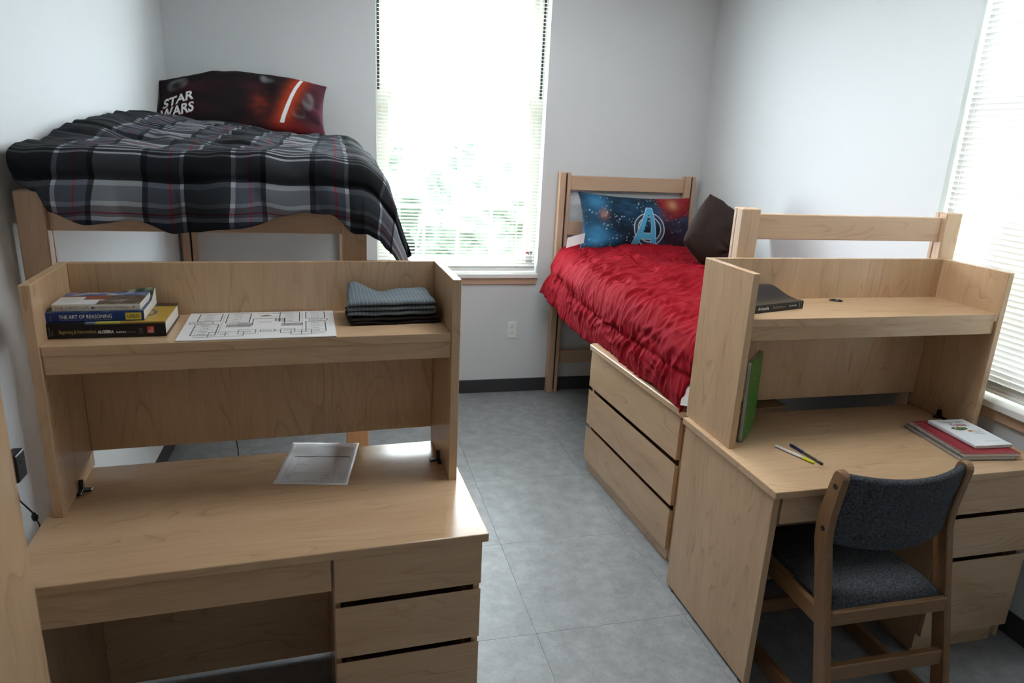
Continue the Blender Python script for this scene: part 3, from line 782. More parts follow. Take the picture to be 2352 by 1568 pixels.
# blue emblem pillow
def col2(x, y):
    c = (.004, .011, .022)
    c = mixc(c, (.010, .055, .115), sstep(-.1, .5, nz(x*4+2, y*3, 5)))
    c = mixc(c, (.05, .25, .48), .95*math.exp(-(((x-.12)/.10)**2+((y-.18)/.24)**2)))
    c = mixc(c, (.04, .19, .36), .9*math.exp(-(((x-.13)/.09)**2+((y-.82)/.15)**2)))
    c = mixc(c, (.02, .09, .19), .8*math.exp(-(((x-.40)/.12)**2+((y-.72)/.25)**2))*(.6+.5*nz(x*14, y*20, 3)))
    c = mixc(c, (.42, .17, .10), .7*math.exp(-(((x-.18)/.035)**2+((y-.60)/.09)**2)))
    rd = sstep(.62, .74, x+.06*nz(x*6, y*9, 33))*sstep(.45, .80, y+.12*nz(x*9, y*6, 35))
    c = mixc(c, (.28, .012, .014), rd*.9)
    c = mixc(c, (.50, .28, .15), .75*math.exp(-(((x-.80)/.05)**2+((y-.84)/.10)**2)))
    c = mixc(c, (.028, .006, .014), .8*sstep(.62, .75, x)*sstep(.6, .45, y))
    s = nz(x*60, y*34, 11)
    c = mixc(c, (.45, .62, .68), sstep(.42, .5, s)*sstep(.35, .0, abs(nz(x*4, y*4, 21)))*(.8 if .02 < x < .65 else .25))
    return c
M2 = Matrix.Translation((1.595, 2.80, 1.265)) @ Matrix.Rotation(math.radians(1.5), 4, 'Y') @ Matrix.Rotation(math.radians(-22), 4, 'X')
def post2(P, u, v): P.z += .012*u*u*(.5+.5*v) - .012*(1-u*u)*(.5+.5*v); return P
p2, at2 = make_pillow('bed_pillow', 'blue printed pillow with a pale blue letter A emblem, against the headboard', M2, .415, .19, .085, col2, M['printcloth'], n=(150, 70), post=post2, seed=9)
M['ringpale'] = plain('pale_ring_print', (.42, .50, .60), .8)
M['ringdark'] = plain('dark_ring_print', (.02, .03, .06), .8)
M['ablue'] = plain('bright_blue_print', (.06, .32, .52), .8)
def ringp(P_, cx, cy, r0, r1, asp, a0=0, a1=360, n=56):
    for k in range(n):
        t0 = math.radians(a0+(a1-a0)*k/n); t1 = math.radians(a0+(a1-a0)*(k+1)/n)
        P_.poly([(cx+r0*math.cos(t0), cy+r0*math.sin(t0)*asp), (cx+r1*math.cos(t0), cy+r1*math.sin(t0)*asp), (cx+r1*math.cos(t1), cy+r1*math.sin(t1)*asp), (cx+r0*math.cos(t1), cy+r0*math.sin(t1)*asp)])
asp = .415/.19
ecx, ecy = .565, .365
P_ = Print(); ringp(P_, ecx, ecy, .098, .136, asp); P_.build('emblem_ring', M['ringdark'], p2, lambda x, y: at2(x, y, .0012), sub=.04)
P_ = Print(); ringp(P_, ecx, ecy, .129, .137, asp); ringp(P_, ecx, ecy, .096, .104, asp); P_.build('emblem_ring', M['ringpale'], p2, lambda x, y: at2(x, y, .002), sub=.04)
def emblem_a(g):
    P_ = Print(); X = lambda a: ecx + a; Y = lambda b: ecy + b*asp
    P_.poly([(X(-.012-g), Y(.178+g)), (X(-.16-g), Y(-.152-g)), (X(-.118+g), Y(-.152-g)), (X(-.062), Y(-.058)), (X(-.03), Y(.05)), (X(.012), Y(.178+g))])   # left limb sweeping down
    P_.poly([(X(-.012-g), Y(.178+g)), (X(.028+g), Y(.178+g)), (X(.062+g), Y(-.115-g)), (X(.020-g), Y(-.115-g)), (X(.012), Y(.07))])                        # right limb
    P_.poly([(X(-.07-g), Y(-.035+g)), (X(-.07-g), Y(-.078-g)), (X(.02+g), Y(-.078-g)), (X(.02+g), Y(-.035+g))])                                            # cross bar
    return P_
emblem_a(.006).build('emblem_letter', M['ringpale'], p2, lambda x, y: at2(x, y, .003), sub=.03)
emblem_a(0).build('emblem_letter', M['ablue'], p2, lambda x, y: at2(x, y, .0042), sub=.03)
bm = bmesh.new()
base = [at2(.02, .10, 0), at2(.02, .27, 0)]
dv = Vector((-.135, -.03, -.045))
vs = [bm.verts.new(base[c] + dv*t + Vector((0, -.01*math.sin(t*PI), 0))) for t in (-.1, .33, .66, 1) for c in (0, 1)]
for k in range(3): bm.faces.new((vs[2*k], vs[2*k+1], vs[2*k+3], vs[2*k+2]))
tg = link('care_label', mesh_from_bm(bm, 'care_label'), M['tagw'], p2); md = tg.modifiers.new('thickness', 'SOLIDIFY'); md.thickness = .001
tg['label'] = 'white fabric care label'

# plain brown pillow
M['brown'] = fabric('brown_cotton', (.032, .020, .017), scale=600, bump=.25)
M3 = Matrix.Translation((1.815, 2.09, 1.272)) @ Matrix.Rotation(math.radians(-4), 4, 'Z') @ Matrix.Rotation(math.radians(37), 4, 'Y') @ Matrix.Rotation(math.radians(-24), 4, 'X')
def post3(P, u, v):
    P.x *= math.sqrt(1-.22*v*v); P.z *= math.sqrt(1-.22*u*u)
    d = math.hypot(u-.25, v+.35); P.y += .02*math.exp(-(d/.10)**2)
    P.y -= .010*math.sin(math.atan2(v+.35, u-.25)*7+1)*math.exp(-(d/.45)**2)*min(1, d/.12); return P
make_pillow('bed_pillow', 'plain dark brown pillow leaning by the wall on the red comforter', M3, .225, .205, .095, None, M['brown'], n=(110, 80), post=post3, seed=15)

# ------------------------------------------------------------------ chair
def make_chair():
    ox, oy = 1.06, 0.0
    c = empty('desk_chair', (ox, oy, 0)); tag(c, 'oak framed chair with charcoal fabric seat and back at the right desk', 'chair')
    W = .482; t = .026
    def side(xa):
        cl = [(-.140, .055), (-.118, .16), (-.085, .30), (-.050, .44), (-.022, .56), (-.004, .63), (.000, .68), (-.006, .74), (-.020, .82), (-.028, .858)]
        wd = [.060, .058, .057, .057, .059, .062, .062, .058, .054, .050]
        L, Rr = ribbon(cl, wd)
        tip = Vector(cl[-1]); tt = (Vector(cl[-1])-Vector(cl[-2])).normalized(); nn = Vector((-tt.y, tt.x))
        cap = [tip + nn*.025*math.cos(a) + tt*.025*math.sin(a) for a in [PI*k/8 for k in range(1, 8)]]
        poly = [tuple(p) for p in L] + [tuple(p) for p in cap] + [tuple(p) for p in Rr[::-1]]
        p = prism('back_post', poly, xa, xa+t, M['oak_z'], c, bev=.004)
        xo = xa-.0015 if xa < .1 else xa+t
        for cy, cz in ((-.024, .828), (-.006, .676)):
            bm = bmesh.new(); add_tube(bm, [(xo, cy, cz), (xo+.0015, cy, cz)], .0085, 14); bmesh.ops.recalc_face_normals(bm, faces=bm.faces)
            link('bolt', mesh_from_bm(bm, 'bolt'), M['black'], p)
        cl = [(-.188, .018), (-.165, .030), (-.140, .036), (-.05, .034), (.10, .032), (.30, .032), (.36, .036)]
        L, Rr = ribbon(cl, [.034, .056, .068, .064, .062, .062, .062])
        prism('runner', [tuple(q) for q in L] + [tuple(q) for q in Rr[::-1]], xa+.001, xa+t-.001, M['oak_y'], c, bev=.004)
        L, Rr = ribbon([(.325, .06), (.352, .20), (.372, .34), (.382, .42)], [.062, .056, .056, .050])
        prism('front_leg', [tuple(q) for q in L] + [tuple(q) for q in Rr[::-1]], xa, xa+t, M['oak_z'], c, bev=.004)
        L, Rr = ribbon([(-.052, .385), (.10, .388), (.26, .392), (.36, .398)], .060)
        prism('side_rail', [tuple(q) for q in L] + [tuple(q) for q in Rr[::-1]], xa+.0015, xa+t-.0015, M['oak_y'], c, bev=.004)
    side(0); side(W-t)
    a, b = t-.002, W-t+.002
    box('seat_rail', (a, b, -.090, -.066, .372, .424), M['oak_x'], c, bev=.004)
    box('seat_rail', (a, b, .335, .357, .375, .425), M['oak_x'], c, bev=.004)
    box('stretcher', (a, b, -.122, -.096, .190, .246), M['oak_x'], c, bev=.004)
    box('stretcher', (a, b, .318, .342, .105, .160), M['oak_x'], c, bev=.004)
    fab = fabric('charcoal_weave', (.055, .059, .067), scale=330, bump=.9, var=.7)
    # seat cushion
    def cush(name, nu, nv, fn):
        me = bpy.data.meshes.new(name); vs = []; fs = []
        for side_ in (1, -1):
            for j in range(nv+1):
                for i in range(nu+1): vs.append(fn(i/nu*2-1, j/nv*2-1, side_))
        o = (nu+1)*(nv+1)
        for j in range(nv):
            for i in range(nu):
                q = (j*(nu+1)+i, j*(nu+1)+i+1, (j+1)*(nu+1)+i+1, (j+1)*(nu+1)+i); fs.append(q); fs.append(tuple(k+o for k in q[::-1]))
        def bd(seq):
            for p, q in zip(seq, seq[1:]): fs.append((q, p, p+o, q+o))
        bd([i for i in range(nu+1)]); bd([j*(nu+1)+nu for j in range(nv+1)]); bd([nv*(nu+1)+i for i in range(nu, -1, -1)]); bd([j*(nu+1) for j in range(nv, -1, -1)])
        me.from_pydata(vs, [], fs); me.update()
        return link(name, me, fab, c, smooth=True)
    def seat(u, v, s):
        x = W/2 + (W/2-t-.004)*u; y = .150 + .225*v
        e = max(0, 1-abs(u)**8)**.4*max(0, 1-abs(v)**8)**.4
        return (x, y, (.424 + .034*e + .010*(1-u*u)*(1-v*v) + .012*sstep(-1, 1, v)*0) if s == 1 else .405 + .012*(1-e))
    cush('seat_cushion', 40, 40, seat)
    def back(u, v, s):
        x = W/2 + (W/2-t-.001)*u
        zc = .742; hh = .118
        bow = .050*(1-u*u)
        z = zc + hh*v - (.016*(1-u*u) if v < 0 else 0)*(-v) + .012*u*u*v*(1 if v > 0 else 0)
        # follow the rake of the posts
        yc = interp([(.60, -.004), (.68, .0), (.74, -.006), (.82, -.020), (.87, -.030)], z) - bow
        e = max(0, 1-abs(v)**6)**.45
        return (x, yc - s*(.007+.012*e), z)
    cush('backrest_cushion', 40, 24, back)
    return c
make_chair()

# ------------------------------------------------------------------ wardrobe edge at the left
wdp = empty('wardrobe', (-1.31, -1.46, 0)); tag(wdp, 'tall maple wardrobe, its blurred door edge at the left of the view', 'wardrobe')
ww, wl = .437, .96
boxes('carcass', [(0, ww-.022, 0, .02, 0, 1.98), (0, ww-.022, wl-.02, wl, 0, 1.98), (0, ww-.022, .02, wl-.02, 1.96, 1.98), (0, ww-.022, .02, wl-.02, .06, .08), (0, .01, .02, wl-.02, .08, 1.96)], M['lam_z'], wdp)
for y0, y1, hy in ((.002, wl/2-.002, wl/2-.04), (wl/2+.002, wl-.002, wl/2+.04)):
    dr = box('door', (ww-.021, ww, y0, y1, .07, 1.975), M['lam_z'], wdp)
    tube('handle', [(ww, hy, .98), (ww+.025, hy, .985), (ww+.025, hy, 1.115), (ww, hy, 1.12)], .005, M['metal'], dr)

# ------------------------------------------------------------------ things on the left hutch shelf
def desk_frame(loc, rz, z): return Matrix.Translation((loc.x, loc.y, z)) @ Matrix.Rotation(rz, 4, 'Z')
S1 = desk_frame(D1, R1, DH+SZ); T1 = desk_frame(D1, R1, DH); S2 = desk_frame(D2, R2_, DH+SZ); T2 = desk_frame(D2, R2_, DH)
def card(name, colf, rough=.35):
    return colf
def book(name, label, M4, w, d, h, cover, spine_fn=None, hard=False, top_fn=None, curl=None, pages=None, res=(60, 40)):
    """flat lying book: x along the spine, y from spine to fore edge, z thickness. Origin: spine left bottom"""
    b = empty(name); b.matrix_world = M4; tag(b, label, 'book')
    c = .003 if hard else .0012; ov = .003 if hard else 0
    cz = curl or (lambda x, y: 0.0)
    mt = vcol('cover_print_'+name, rough=.32, bump=0)
    nu, nv = res
    # bottom cover + spine + top cover as one wrapped sheet with thickness
    prof = []
    for k in range(nv+1): prof.append((d*(1-k/nv), c*.5, 'b', 1-k/nv))
    for k in range(1, 8): prof.append((-.0012*math.sin(PI*k/8), c*.5+(h-c)*k/8, 's', k/8))
    for k in range(nv+1): prof.append((d*k/nv, h-c*.5, 't', k/nv))
    me = bpy.data.meshes.new('cover'); vs = []; cols = []
    for i in range(nu+1):
        x = w*i/nu
        for y, z, kd, q in prof:
            zz = z + (cz(x/w, max(0, y)/d) if kd == 't' else 0)
            vs.append((x, y, zz)); cols.append(top_fn(i/nu, q) if (kd == 't' and top_fn) else (spine_fn(i/nu, q) if (kd == 's' and spine_fn) else cover))
    m = len(prof); fs = [(i*m+j, i*m+j+1, (i+1)*m+j+1, (i+1)*m+j) for i in range(nu) for j in range(m-1)]
    me.from_pydata(vs, [], fs); me.update()
    ca = me.color_attributes.new('print', 'FLOAT_COLOR', 'POINT')
    for k, q in enumerate(cols): ca.data[k].color = (*q, 1)
    o = link('cover', me, mt, b); md = o.modifiers.new('thickness', 'SOLIDIFY'); md.thickness = c; md.offset = 0
    # page block with the same curl
    me = bpy.data.meshes.new('pages'); vs = []; n1, n2 = 16, 12
    for s_ in (0, 1):
        for i in range(n1+1):
            for j in range(n2+1):
                x = ov + (w-2*ov)*i/n1; y = .001 + (d-ov-.001)*j/n2
                vs.append((x, y, c if s_ == 0 else h-c + cz(x/w, y/d)))
    off = (n1+1)*(n2+1); fs = []
    for i in range(n1):
        for j in range(n2):
            q = (i*(n2+1)+j, i*(n2+1)+j+1, (i+1)*(n2+1)+j+1, (i+1)*(n2+1)+j); fs.append(q); fs.append(tuple(k+off for k in q[::-1]))
    ring = [i*(n2+1) for i in range(n1+1)] + [n1*(n2+1)+j for j in range(1, n2+1)] + [i*(n2+1)+n2 for i in range(n1-1, -1, -1)] + [j for j in range(n2-1, 0, -1)]
    for p, q in zip(ring, ring[1:]+ring[:1]): fs.append((p, q, q+off, p+off))
    me.from_pydata(vs, [], fs); me.update(); bm = bmesh.new(); bm.from_mesh(me); bmesh.ops.recalc_face_normals(bm, faces=bm.faces); bm.to_mesh(me); bm.free()
    link('pages', me, pages or M['pages'], b)
    return b
def spine_map(h, y=-.0024): return lambda a, b_: (a, y, b_)

# bottom: black and gold textbook
def top_alg(x, y):
    c = (.42, .27, .045)
    if x < .42: c = (.010, .011, .018)
    d = math.hypot((x-.72)*.285, (y-.45)*.20)
    if .035 < d < .046: c = (.055, .045, .035)
    if y > .80: c = (.045, .030, .022)
    if .42 < x < .62 and y < .14: c = (.62, .55, .10)
    if .34 < x < .42 and y < .16: c = (.20, .24, .32)
    return c
bk = book('textbook', 'thick black and gold textbook at the bottom of the stack', S1 @ Matrix.Translation((.039, .39, .0005)) @ Matrix.Rotation(math.radians(-1), 4, 'Z'), .288, .205, .042, (.010, .010, .012), None, True, top_alg)
MY = plain('gold_ink', (.45, .34, .10), .5)
P_ = Print(); P_.text('Beginning & Intermediate', .036, .0105, .086, .0125); P_.build('lettering', MY, bk, spine_map(.042, -.0033))
P_ = Print(); P_.text('ALGEBRA', .125, .0125, .038, .0085, bold=.03)
for k in range(5): P_.rect(.169+k*.0048, .0135, .1725+k*.0048, .0162)
P_.build('lettering', M['wprint'], bk, spine_map(.042, -.0033))
P_ = Print(); P_.text('Learning', .195, .0122, .019, .0042); P_.text('Fourth', .226, .010, .014, .003, rot=PI/2); P_.text('Edition', .231, .010, .014, .003, rot=PI/2)
P_.text('Messersmith', .016, .007, .024, .0035, rot=PI/2); P_.text('Perez', .022, .010, .012, .0035, rot=PI/2)
P_.build('lettering', M['inkgrey'], bk, spine_map(.042, -.0033))
P_ = Print(); P_.rect(.243, .011, .260, .029); P_.build('publisher_mark', plain('red_mark', (.45, .02, .02), .5), bk, spine_map(.042, -.0033))
P_ = Print(); P_.text('Mc', .2515, .0215, .007, .0045); P_.text('Graw', .2455, .0165, .012, .004); P_.text('Hill', .2455, .0118, .012, .004); P_.build('lettering', M['wprint'], bk, spine_map(.042, -.0038))

# middle: blue book with a yellow sticker, cover edge curled
def top_art(x, y):
    n = nz(x*9, y*7, 3)
    return mixc((.02, .05, .17), (.10, .16, .20), sstep(0, .4, n)) if y < .7 else mixc((.03, .06, .03), (.25, .28, .22), sstep(-.1, .4, n))
bk = book('paperback', 'blue paperback with a yellow sticker in the middle of the stack', S1 @ Matrix.Translation((.047, .395, .0425)) @ Matrix.Rotation(math.radians(.5), 4, 'Z'), .228, .190, .027, (.012, .035, .16), None, False, top_art,
          curl=lambda x, y: .022*sstep(.55, 1, y)*sstep(.2, 1, x))
P_ = Print(); P_.text('THE ART OF REASONING', .030, .0095, .122, .0098, bold=.004); P_.build('lettering', M['wprint'], bk, spine_map(.027))
P_ = Print(); P_.text('AN INTRODUCTION TO LOGIC AND CRITICAL THINKING', .032, .0042, .118, .0028)
P_.text('Kelley', .0135, .006, .014, .003, rot=PI/2); P_.build('lettering', M['inkgrey'], bk, spine_map(.027))
P_ = Print(); P_.rect(.184, .0035, .222, .0225); P_.build('price_sticker', plain('yellow_sticker', (.62, .50, .05), .5), bk, spine_map(.027))
P_ = Print(); P_.text('USED', .189, .0085, .028, .0085, bold=.01); P_.build('lettering', M['ink'], bk, spine_map(.027, -.0030))

# top: cream paperback with a photo collage cover
def top_dirty(x, y):
    n = nz(x*14, y*9, 6)
    if x < .30 and y < .62: return (.62, .62, .60)
    if y > .72: return mixc((.05, .10, .28), (.38, .36, .33), sstep(-.2, .35, nz(x*8, y*6, 2)))
    if x < .55 and .28 < y: return (.20, .055, .035) if y > .36 else (.55, .57, .60)
    if x < .50 and y <= .28: return (.60, .61, .62)
    return mixc((.055, .040, .030), (.17, .13, .10), sstep(-.15, .4, n))
bk = book('paperback', 'cream spined paperback with a photo cover on top of the stack', S1 @ Matrix.Translation((.062, .402, .0700)) @ Matrix.Rotation(math.radians(-.5), 4, 'Z'), .205, .136, .019, (.60, .58, .52), None, False, top_dirty)
MB_ = plain('brown_ink', (.20, .17, .14), .6)
P_ = Print(); P_.text('THE DIRTY LIFE', .006, .0055, .080, .0078); P_.text('KRISTIN KIMBALL', .106, .0065, .073, .0055); P_.rect(.188, .007, .192, .012); P_.build('lettering', MB_, bk, spine_map(.019))
P_ = Print(); P_.poly([(.090, .012), (.094, .012), (.096, .008), (.101, .007), (.101, .010), (.0965, .010), (.0945, .0045), (.0925, .0045)]); P_.build('lettering', M['ink'], bk, spine_map(.019))
P_ = Print()
for k in range(5): P_.line(.128+k*.007, .018, .141+k*.007, .044, .0011)
for k in range(5): P_.line(.108+k*.008, .095, .122+k*.008, .120, .0012)
P_.build('lettering', M['wprint'], bk, lambda a, b_: (a, b_, .0197))
P_ = Print()
for k in range(6): P_.line(.012, .020+k*.010, .052, .020+k*.010, .0015)
P_.build('lettering', M['inkgrey'], bk, lambda a, b_: (a, b_, .0197))

# floor plan sheet
fp = empty('floor_plan_sheet'); fp.matrix_world = S1 @ Matrix.Translation((.356, .325, .0006)) @ Matrix.Rotation(math.radians(-.6), 4, 'Z')
tag(fp, 'laminated white floor plan lying on the left hutch shelf', 'sheet')
FW, FH = .412, .288
box('sheet', (0, FW, 0, FH, 0, .003), plain('laminated_paper', (.76, .77, .78), .35), fp, bev=.0005)
P_ = Print(); lw = .0016
def wing(x0, x1, rows, y0, y1, side, n0):
    P_.frame(x0, y0, x1, y1, .0026)
    for k in range(rows):
        if k: P_.line(x0, y0+(y1-y0)*k/rows, x1, y0+(y1-y0)*k/rows, lw*.7)
        P_.text('H%d' % (n0+k), x0+(x1-x0)*.28, y0+(y1-y0)*(k+.32)/rows, .022, .0075, bold=.01)
wing(.030, .092, 3, .190, .272, 0, 331); wing(.030, .092, 4, .040, .150, 0, 326); wing(.108, .172, 4, .165, .272, 0, 316)
wing(.255, .312, 4, .165, .274, 0, 301); wing(.330, .385, 3, .195, .274, 0, 312); wing(.330, .385, 4, .050, .160, 0, 308)
P_.frame(.012, .160, .074, .180, .0018); P_.text('Stairs', .022, .166, .03, .007, bold=.01); P_.frame(.340, .168, .392, .186, .0018); P_.text('Stairs', .346, .173, .03, .006, bold=.01)
P_.line(.182, .130, .182, .205, .0024); P_.line(.182, .205, .270, .205, .0024); P_.line(.270, .150, .270, .205, .0024)
P_.text('Lounge', .200, .160, .034, .010); P_.frame(.243, .175, .268, .204, .0018)
for k in range(4): P_.line(.247+k*.005, .178, .247+k*.005, .201, .0016)
P_.frame(.075, .025, .165, .070, .0018); P_.line(.118, .025, .118, .070, lw); P_.frame(.150, .045, .195, .088, .0018)
P_.text('H325', .105, .044, .022, .0075, bold=.01); P_.text('H324', .160, .064, .022, .0075, bold=.01)
P_.frame(.208, .062, .246, .085, .0018); P_.text('Study', .214, .068, .026, .008, bold=.01)
P_.frame(.262, .045, .300, .088, .0018); P_.frame(.290, .025, .345, .070, .0018); P_.line(.318, .025, .318, .070, lw)
P_.text('H307', .270, .068, .022, .0075, bold=.01); P_.text('H306', .306, .048, .022, .0075, bold=.01)
P_.line(.195, .070, .208, .070, .0018); P_.line(.246, .070, .262, .070, .0018)
P_.line(.040, .020, .080, .020, .0024); P_.line(.345, .028, .380, .032, .0024)
for xx in (.099, .320): 
    for k in range(11): P_.line(xx, .05+k*.02, xx, .062+k*.02, .0012)
P_.text('Third Floor Haworth', .188, .264, .072, .0085, bold=.01)
P_.text('COMMUNITY COLLEGE', .196, .226, .058, .004)
P_.build('plan_print', plain('plan_ink', (.07, .07, .075), .6), fp, lambda a, b_: (a, b_, .0036))
P_ = Print(); P_.rect(.112, .118, .180, .150); P_.rect(.140, .148, .182, .160); P_.rect(.262, .118, .322, .150); P_.build('plan_print', plain('grey_fill', (.36, .36, .37), .5), fp, lambda a, b_: (a, b_, .0033))
P_ = Print(); P_.text('Restroom', .144, .130, .033, .007, bold=.01); P_.text('Restroom', .268, .130, .033, .007, bold=.01); P_.build('plan_print', M['ink'], fp, lambda a, b_: (a, b_, .0038))
P_ = Print()
for k, (cx, r_) in enumerate(((.205, .006), (.214, .009), (.224, .007))): P_.poly([(cx+r_*math.cos(t*PI/8), .236+r_*1.3*math.sin(t*PI/8)) for t in range(9)])
P_.build('plan_logo', plain('ochre_print', (.26, .17, .05), .5), fp, lambda a, b_: (a, b_, .0036))

# folded cloths
def folded(name, label, M4, w, d, h, mat, fn, nl=2):
    o = empty(name); o.matrix_world = M4; tag(o, label, 'cloth')
    for k in range(nl):
        nu, nv = 40, 26; vs = []; fs = []
        z0, z1 = h*k/nl+.0006, h*(k+1)/nl-.0008
        for s_ in (0, 1):
            for j in range(nv+1):
                for i in range(nu+1):
                    u, v = i/nu, j/nv; e = max(0, 1-abs(2*u-1)**10)**.5*max(0, 1-abs(2*v-1)**10)**.5
                    zz = (z0+z1)/2 + (1 if s_ else -1)*(z1-z0)/2*(.35+.65*e)
                    x, y, z = fn(u, v, zz/h, k); vs.append((x*w, y*d, zz + z))
        off = (nu+1)*(nv+1)
        for j in range(nv):
            for i in range(nu):
                q = (j*(nu+1)+i, j*(nu+1)+i+1, (j+1)*(nu+1)+i+1, (j+1)*(nu+1)+i); fs.append(q[::-1]); fs.append(tuple(t+off for t in q))
        ring = list(range(nu+1)) + [j*(nu+1)+nu for j in range(1, nv+1)] + [nv*(nu+1)+i for i in range(nu-1, -1, -1)] + [j*(nu+1) for j in range(nv-1, 0, -1)]
        for p, q in zip(ring, ring[1:]+ring[:1]): fs.append((p, q, q+off, p+off))
        me = bpy.data.meshes.new('fold'); me.from_pydata(vs, [], fs); me.update()
        link('fold', me, mat, o, smooth=True)
    return o
def stripes_mat():
    m, nt, b = nmat('grey_striped_towel'); N = nt.nodes; Lk = nt.links
    tc = N.new('ShaderNodeTexCoord'); sp = N.new('ShaderNodeSeparateXYZ'); Lk.new(tc.outputs['Object'], sp.inputs[0])
    k = N.new('ShaderNodeMath'); k.operation = 'MULTIPLY'; k.inputs[1].default_value = 88; Lk.new(sp.outputs[0], k.inputs[0])
    f = N.new('ShaderNodeMath'); f.operation = 'FRACT'; Lk.new(k.outputs[0], f.inputs[0])
    g = N.new('ShaderNodeMath'); g.operation = 'LESS_THAN'; g.inputs[1].default_value = .14; Lk.new(f.outputs[0], g.inputs[0])
    n = N.new('ShaderNodeTexNoise'); n.inputs['Scale'].default_value = 500; Lk.new(tc.outputs['Object'], n.inputs['Vector'])
    mx = N.new('ShaderNodeMix'); mx.data_type = 'RGBA'; mx.inputs[6].default_value = (.105, .135, .155, 1); mx.inputs[7].default_value = (.20, .235, .255, 1); Lk.new(g.outputs[0], mx.inputs[0])
    Lk.new(mx.outputs[2], b.inputs['Base Color']); b.inputs['Roughness'].default_value = .9
    bp = N.new('ShaderNodeBump'); bp.inputs['Strength'].default_value = .5; bp.inputs['Distance'].default_value = .001; Lk.new(n.outputs[0], bp.inputs['Height']); Lk.new(bp.outputs[0], b.inputs['Normal'])
    return m
folded('folded_cloth', 'dark brown folded cloth under the striped one on the left hutch shelf', S1 @ Matrix.Translation((.812, .425, .0006)) @ Matrix.Rotation(math.radians(2), 4, 'Z'), .272, .155, .024, fabric('dark_brown_knit', (.022, .017, .016), 500, .4),
       lambda u, v, z, k: (u + .012*nz(v*3, k), v + .02*nz(u*3, 2+k), .006*nz(u*3, v*3, k)), 2)
folded('folded_cloth', 'grey pinstriped folded cloth on top of the dark one', S1 @ Matrix.Translation((.806, .430, .026)) @ Matrix.Rotation(math.radians(1), 4, 'Z'), .262, .155, .046, stripes_mat(),
       lambda u, v, z, k: (u*(1 - .06*v*0) + .02*nz(v*3, k+1) - .02*(v)*(1-u)*0 + .05*v*(1-u), v + .03*nz(u*2.5, 4+k), z*(.026*v*math.exp(-((u-.08)/.16)**2) + .010*v - .012*v*math.exp(-((u-.42)/.14)**2)) + .003*nz(u*5, v*4, k)), 3)

# form on the left desk
def sheet(name, label, M4, corners, mat, fn):
    o = empty(name); o.matrix_world = M4; tag(o, label, 'paper'); n = 24
    def P(u, v):
        a = Vector(corners[0]).lerp(Vector(corners[1]), u); b_ = Vector(corners[3]).lerp(Vector(corners[2]), u); q = a.lerp(b_, v)
        return (q.x, q.y, .0008 + fn(u, v))
    me = bpy.data.meshes.new('sheet'); me.from_pydata([P(i/n, j/n) for j in range(n+1) for i in range(n+1)], [], [(j*(n+1)+i, j*(n+1)+i+1, (j+1)*(n+1)+i+1, (j+1)*(n+1)+i) for j in range(n) for i in range(n)]); me.update()
    s = link('sheet', me, mat, o, smooth=True); md = s.modifiers.new('thickness', 'SOLIDIFY'); md.thickness = .0003; md.offset = -1
    return o, P
curlf = lambda u, v: max(0, .006*sstep(.65, 1, v) + .0035*(nz(u*3, v*3, 2)+.3)*sstep(0, .2, v))
fm, fP = sheet('printed_form', 'white printed form lying on the left desk top', T1, [(.574, .400), (.790, .349), (.848, .628), (.632, .672)], plain('form_paper', (.74, .75, .78), .45), curlf)
P_ = Print(); P_.line(.12, .66, .92, .66, .012); P_.build('form_rule', M['ink'], fm, lambda a, b_: tuple(Vector(fP(a, b_))+Vector((0, 0, .0005))), sub=.1)
P_ = Print()
for a in (((.10, .05), (.10, .64)), ((.20, .25), (.20, .64)), ((.93, .05), (.93, .64)), ((.62, .05), (.62, .25)), ((.77, .05), (.77, .40)), ((.10, .25), (.93, .25)), ((.10, .05), (.93, .05))): P_.line(*a[0], *a[1], .004)
for yy in (.22, .19, .15, .12): P_.line(.12, yy, .19, yy, .006); P_.line(.64, yy, .72, yy, .005); P_.line(.86, yy, .91, yy, .005)
P_.line(.21, .22, .30, .22, .006); P_.line(.22, .46, .34, .46, .006); P_.line(.22, .50, .30, .50, .006); P_.line(.40, .90, .70, .90, .006); P_.line(.40, .07, .55, .07, .006)
P_.build('form_print', M['inkgrey'], fm, lambda a, b_: tuple(Vector(fP(a, b_))+Vector((0, 0, .0005))), sub=.1)

# ------------------------------------------------------------------ things on the right hutch and desk
def loc2(x, y): # world -> right desk local
    v = Vector((x, y, 0)) - D2; c, s_ = math.cos(-R2_), math.sin(-R2_); return (v.x*c - v.y*s_, v.x*s_ + v.y*c)
bx, by = loc2(1.276, .545)
bk = book('paperback', 'black paperback with a lifted cover on the right hutch shelf', S2 @ Matrix.Translation((bx, by, .0005)) @ Matrix.Rotation(math.radians(15), 4, 'Z') @ Matrix.Translation((-.262, 0, 0)), .262, .160, .029, (.006, .007, .009), None, False,
          lambda x, y: (.020, .021, .024) if y > .16 else (.055, .045, .035), curl=lambda x, y: .045*sstep(.15, 1, y)**1.4*(1-.35*x))
P_ = Print(); P_.text('Aristotle', .024, .010, .056, .0115, bold=.008); P_.text('Fine and Irwin', .184, .0125, .040, .0065); P_.build('lettering', M['wprint'], bk, spine_map(.029))
P_ = Print(); P_.text('Selections', .100, .011, .064, .0105); P_.build('lettering', plain('tan_ink', (.30, .25, .20), .5), bk, spine_map(.029))
P_ = Print(); P_.line(.240, .005, .240, .024, .003); P_.text('Hackett', .251, .006, .018, .003, rot=PI/2); P_.build('lettering', M['inkgrey'], bk, spine_map(.029))

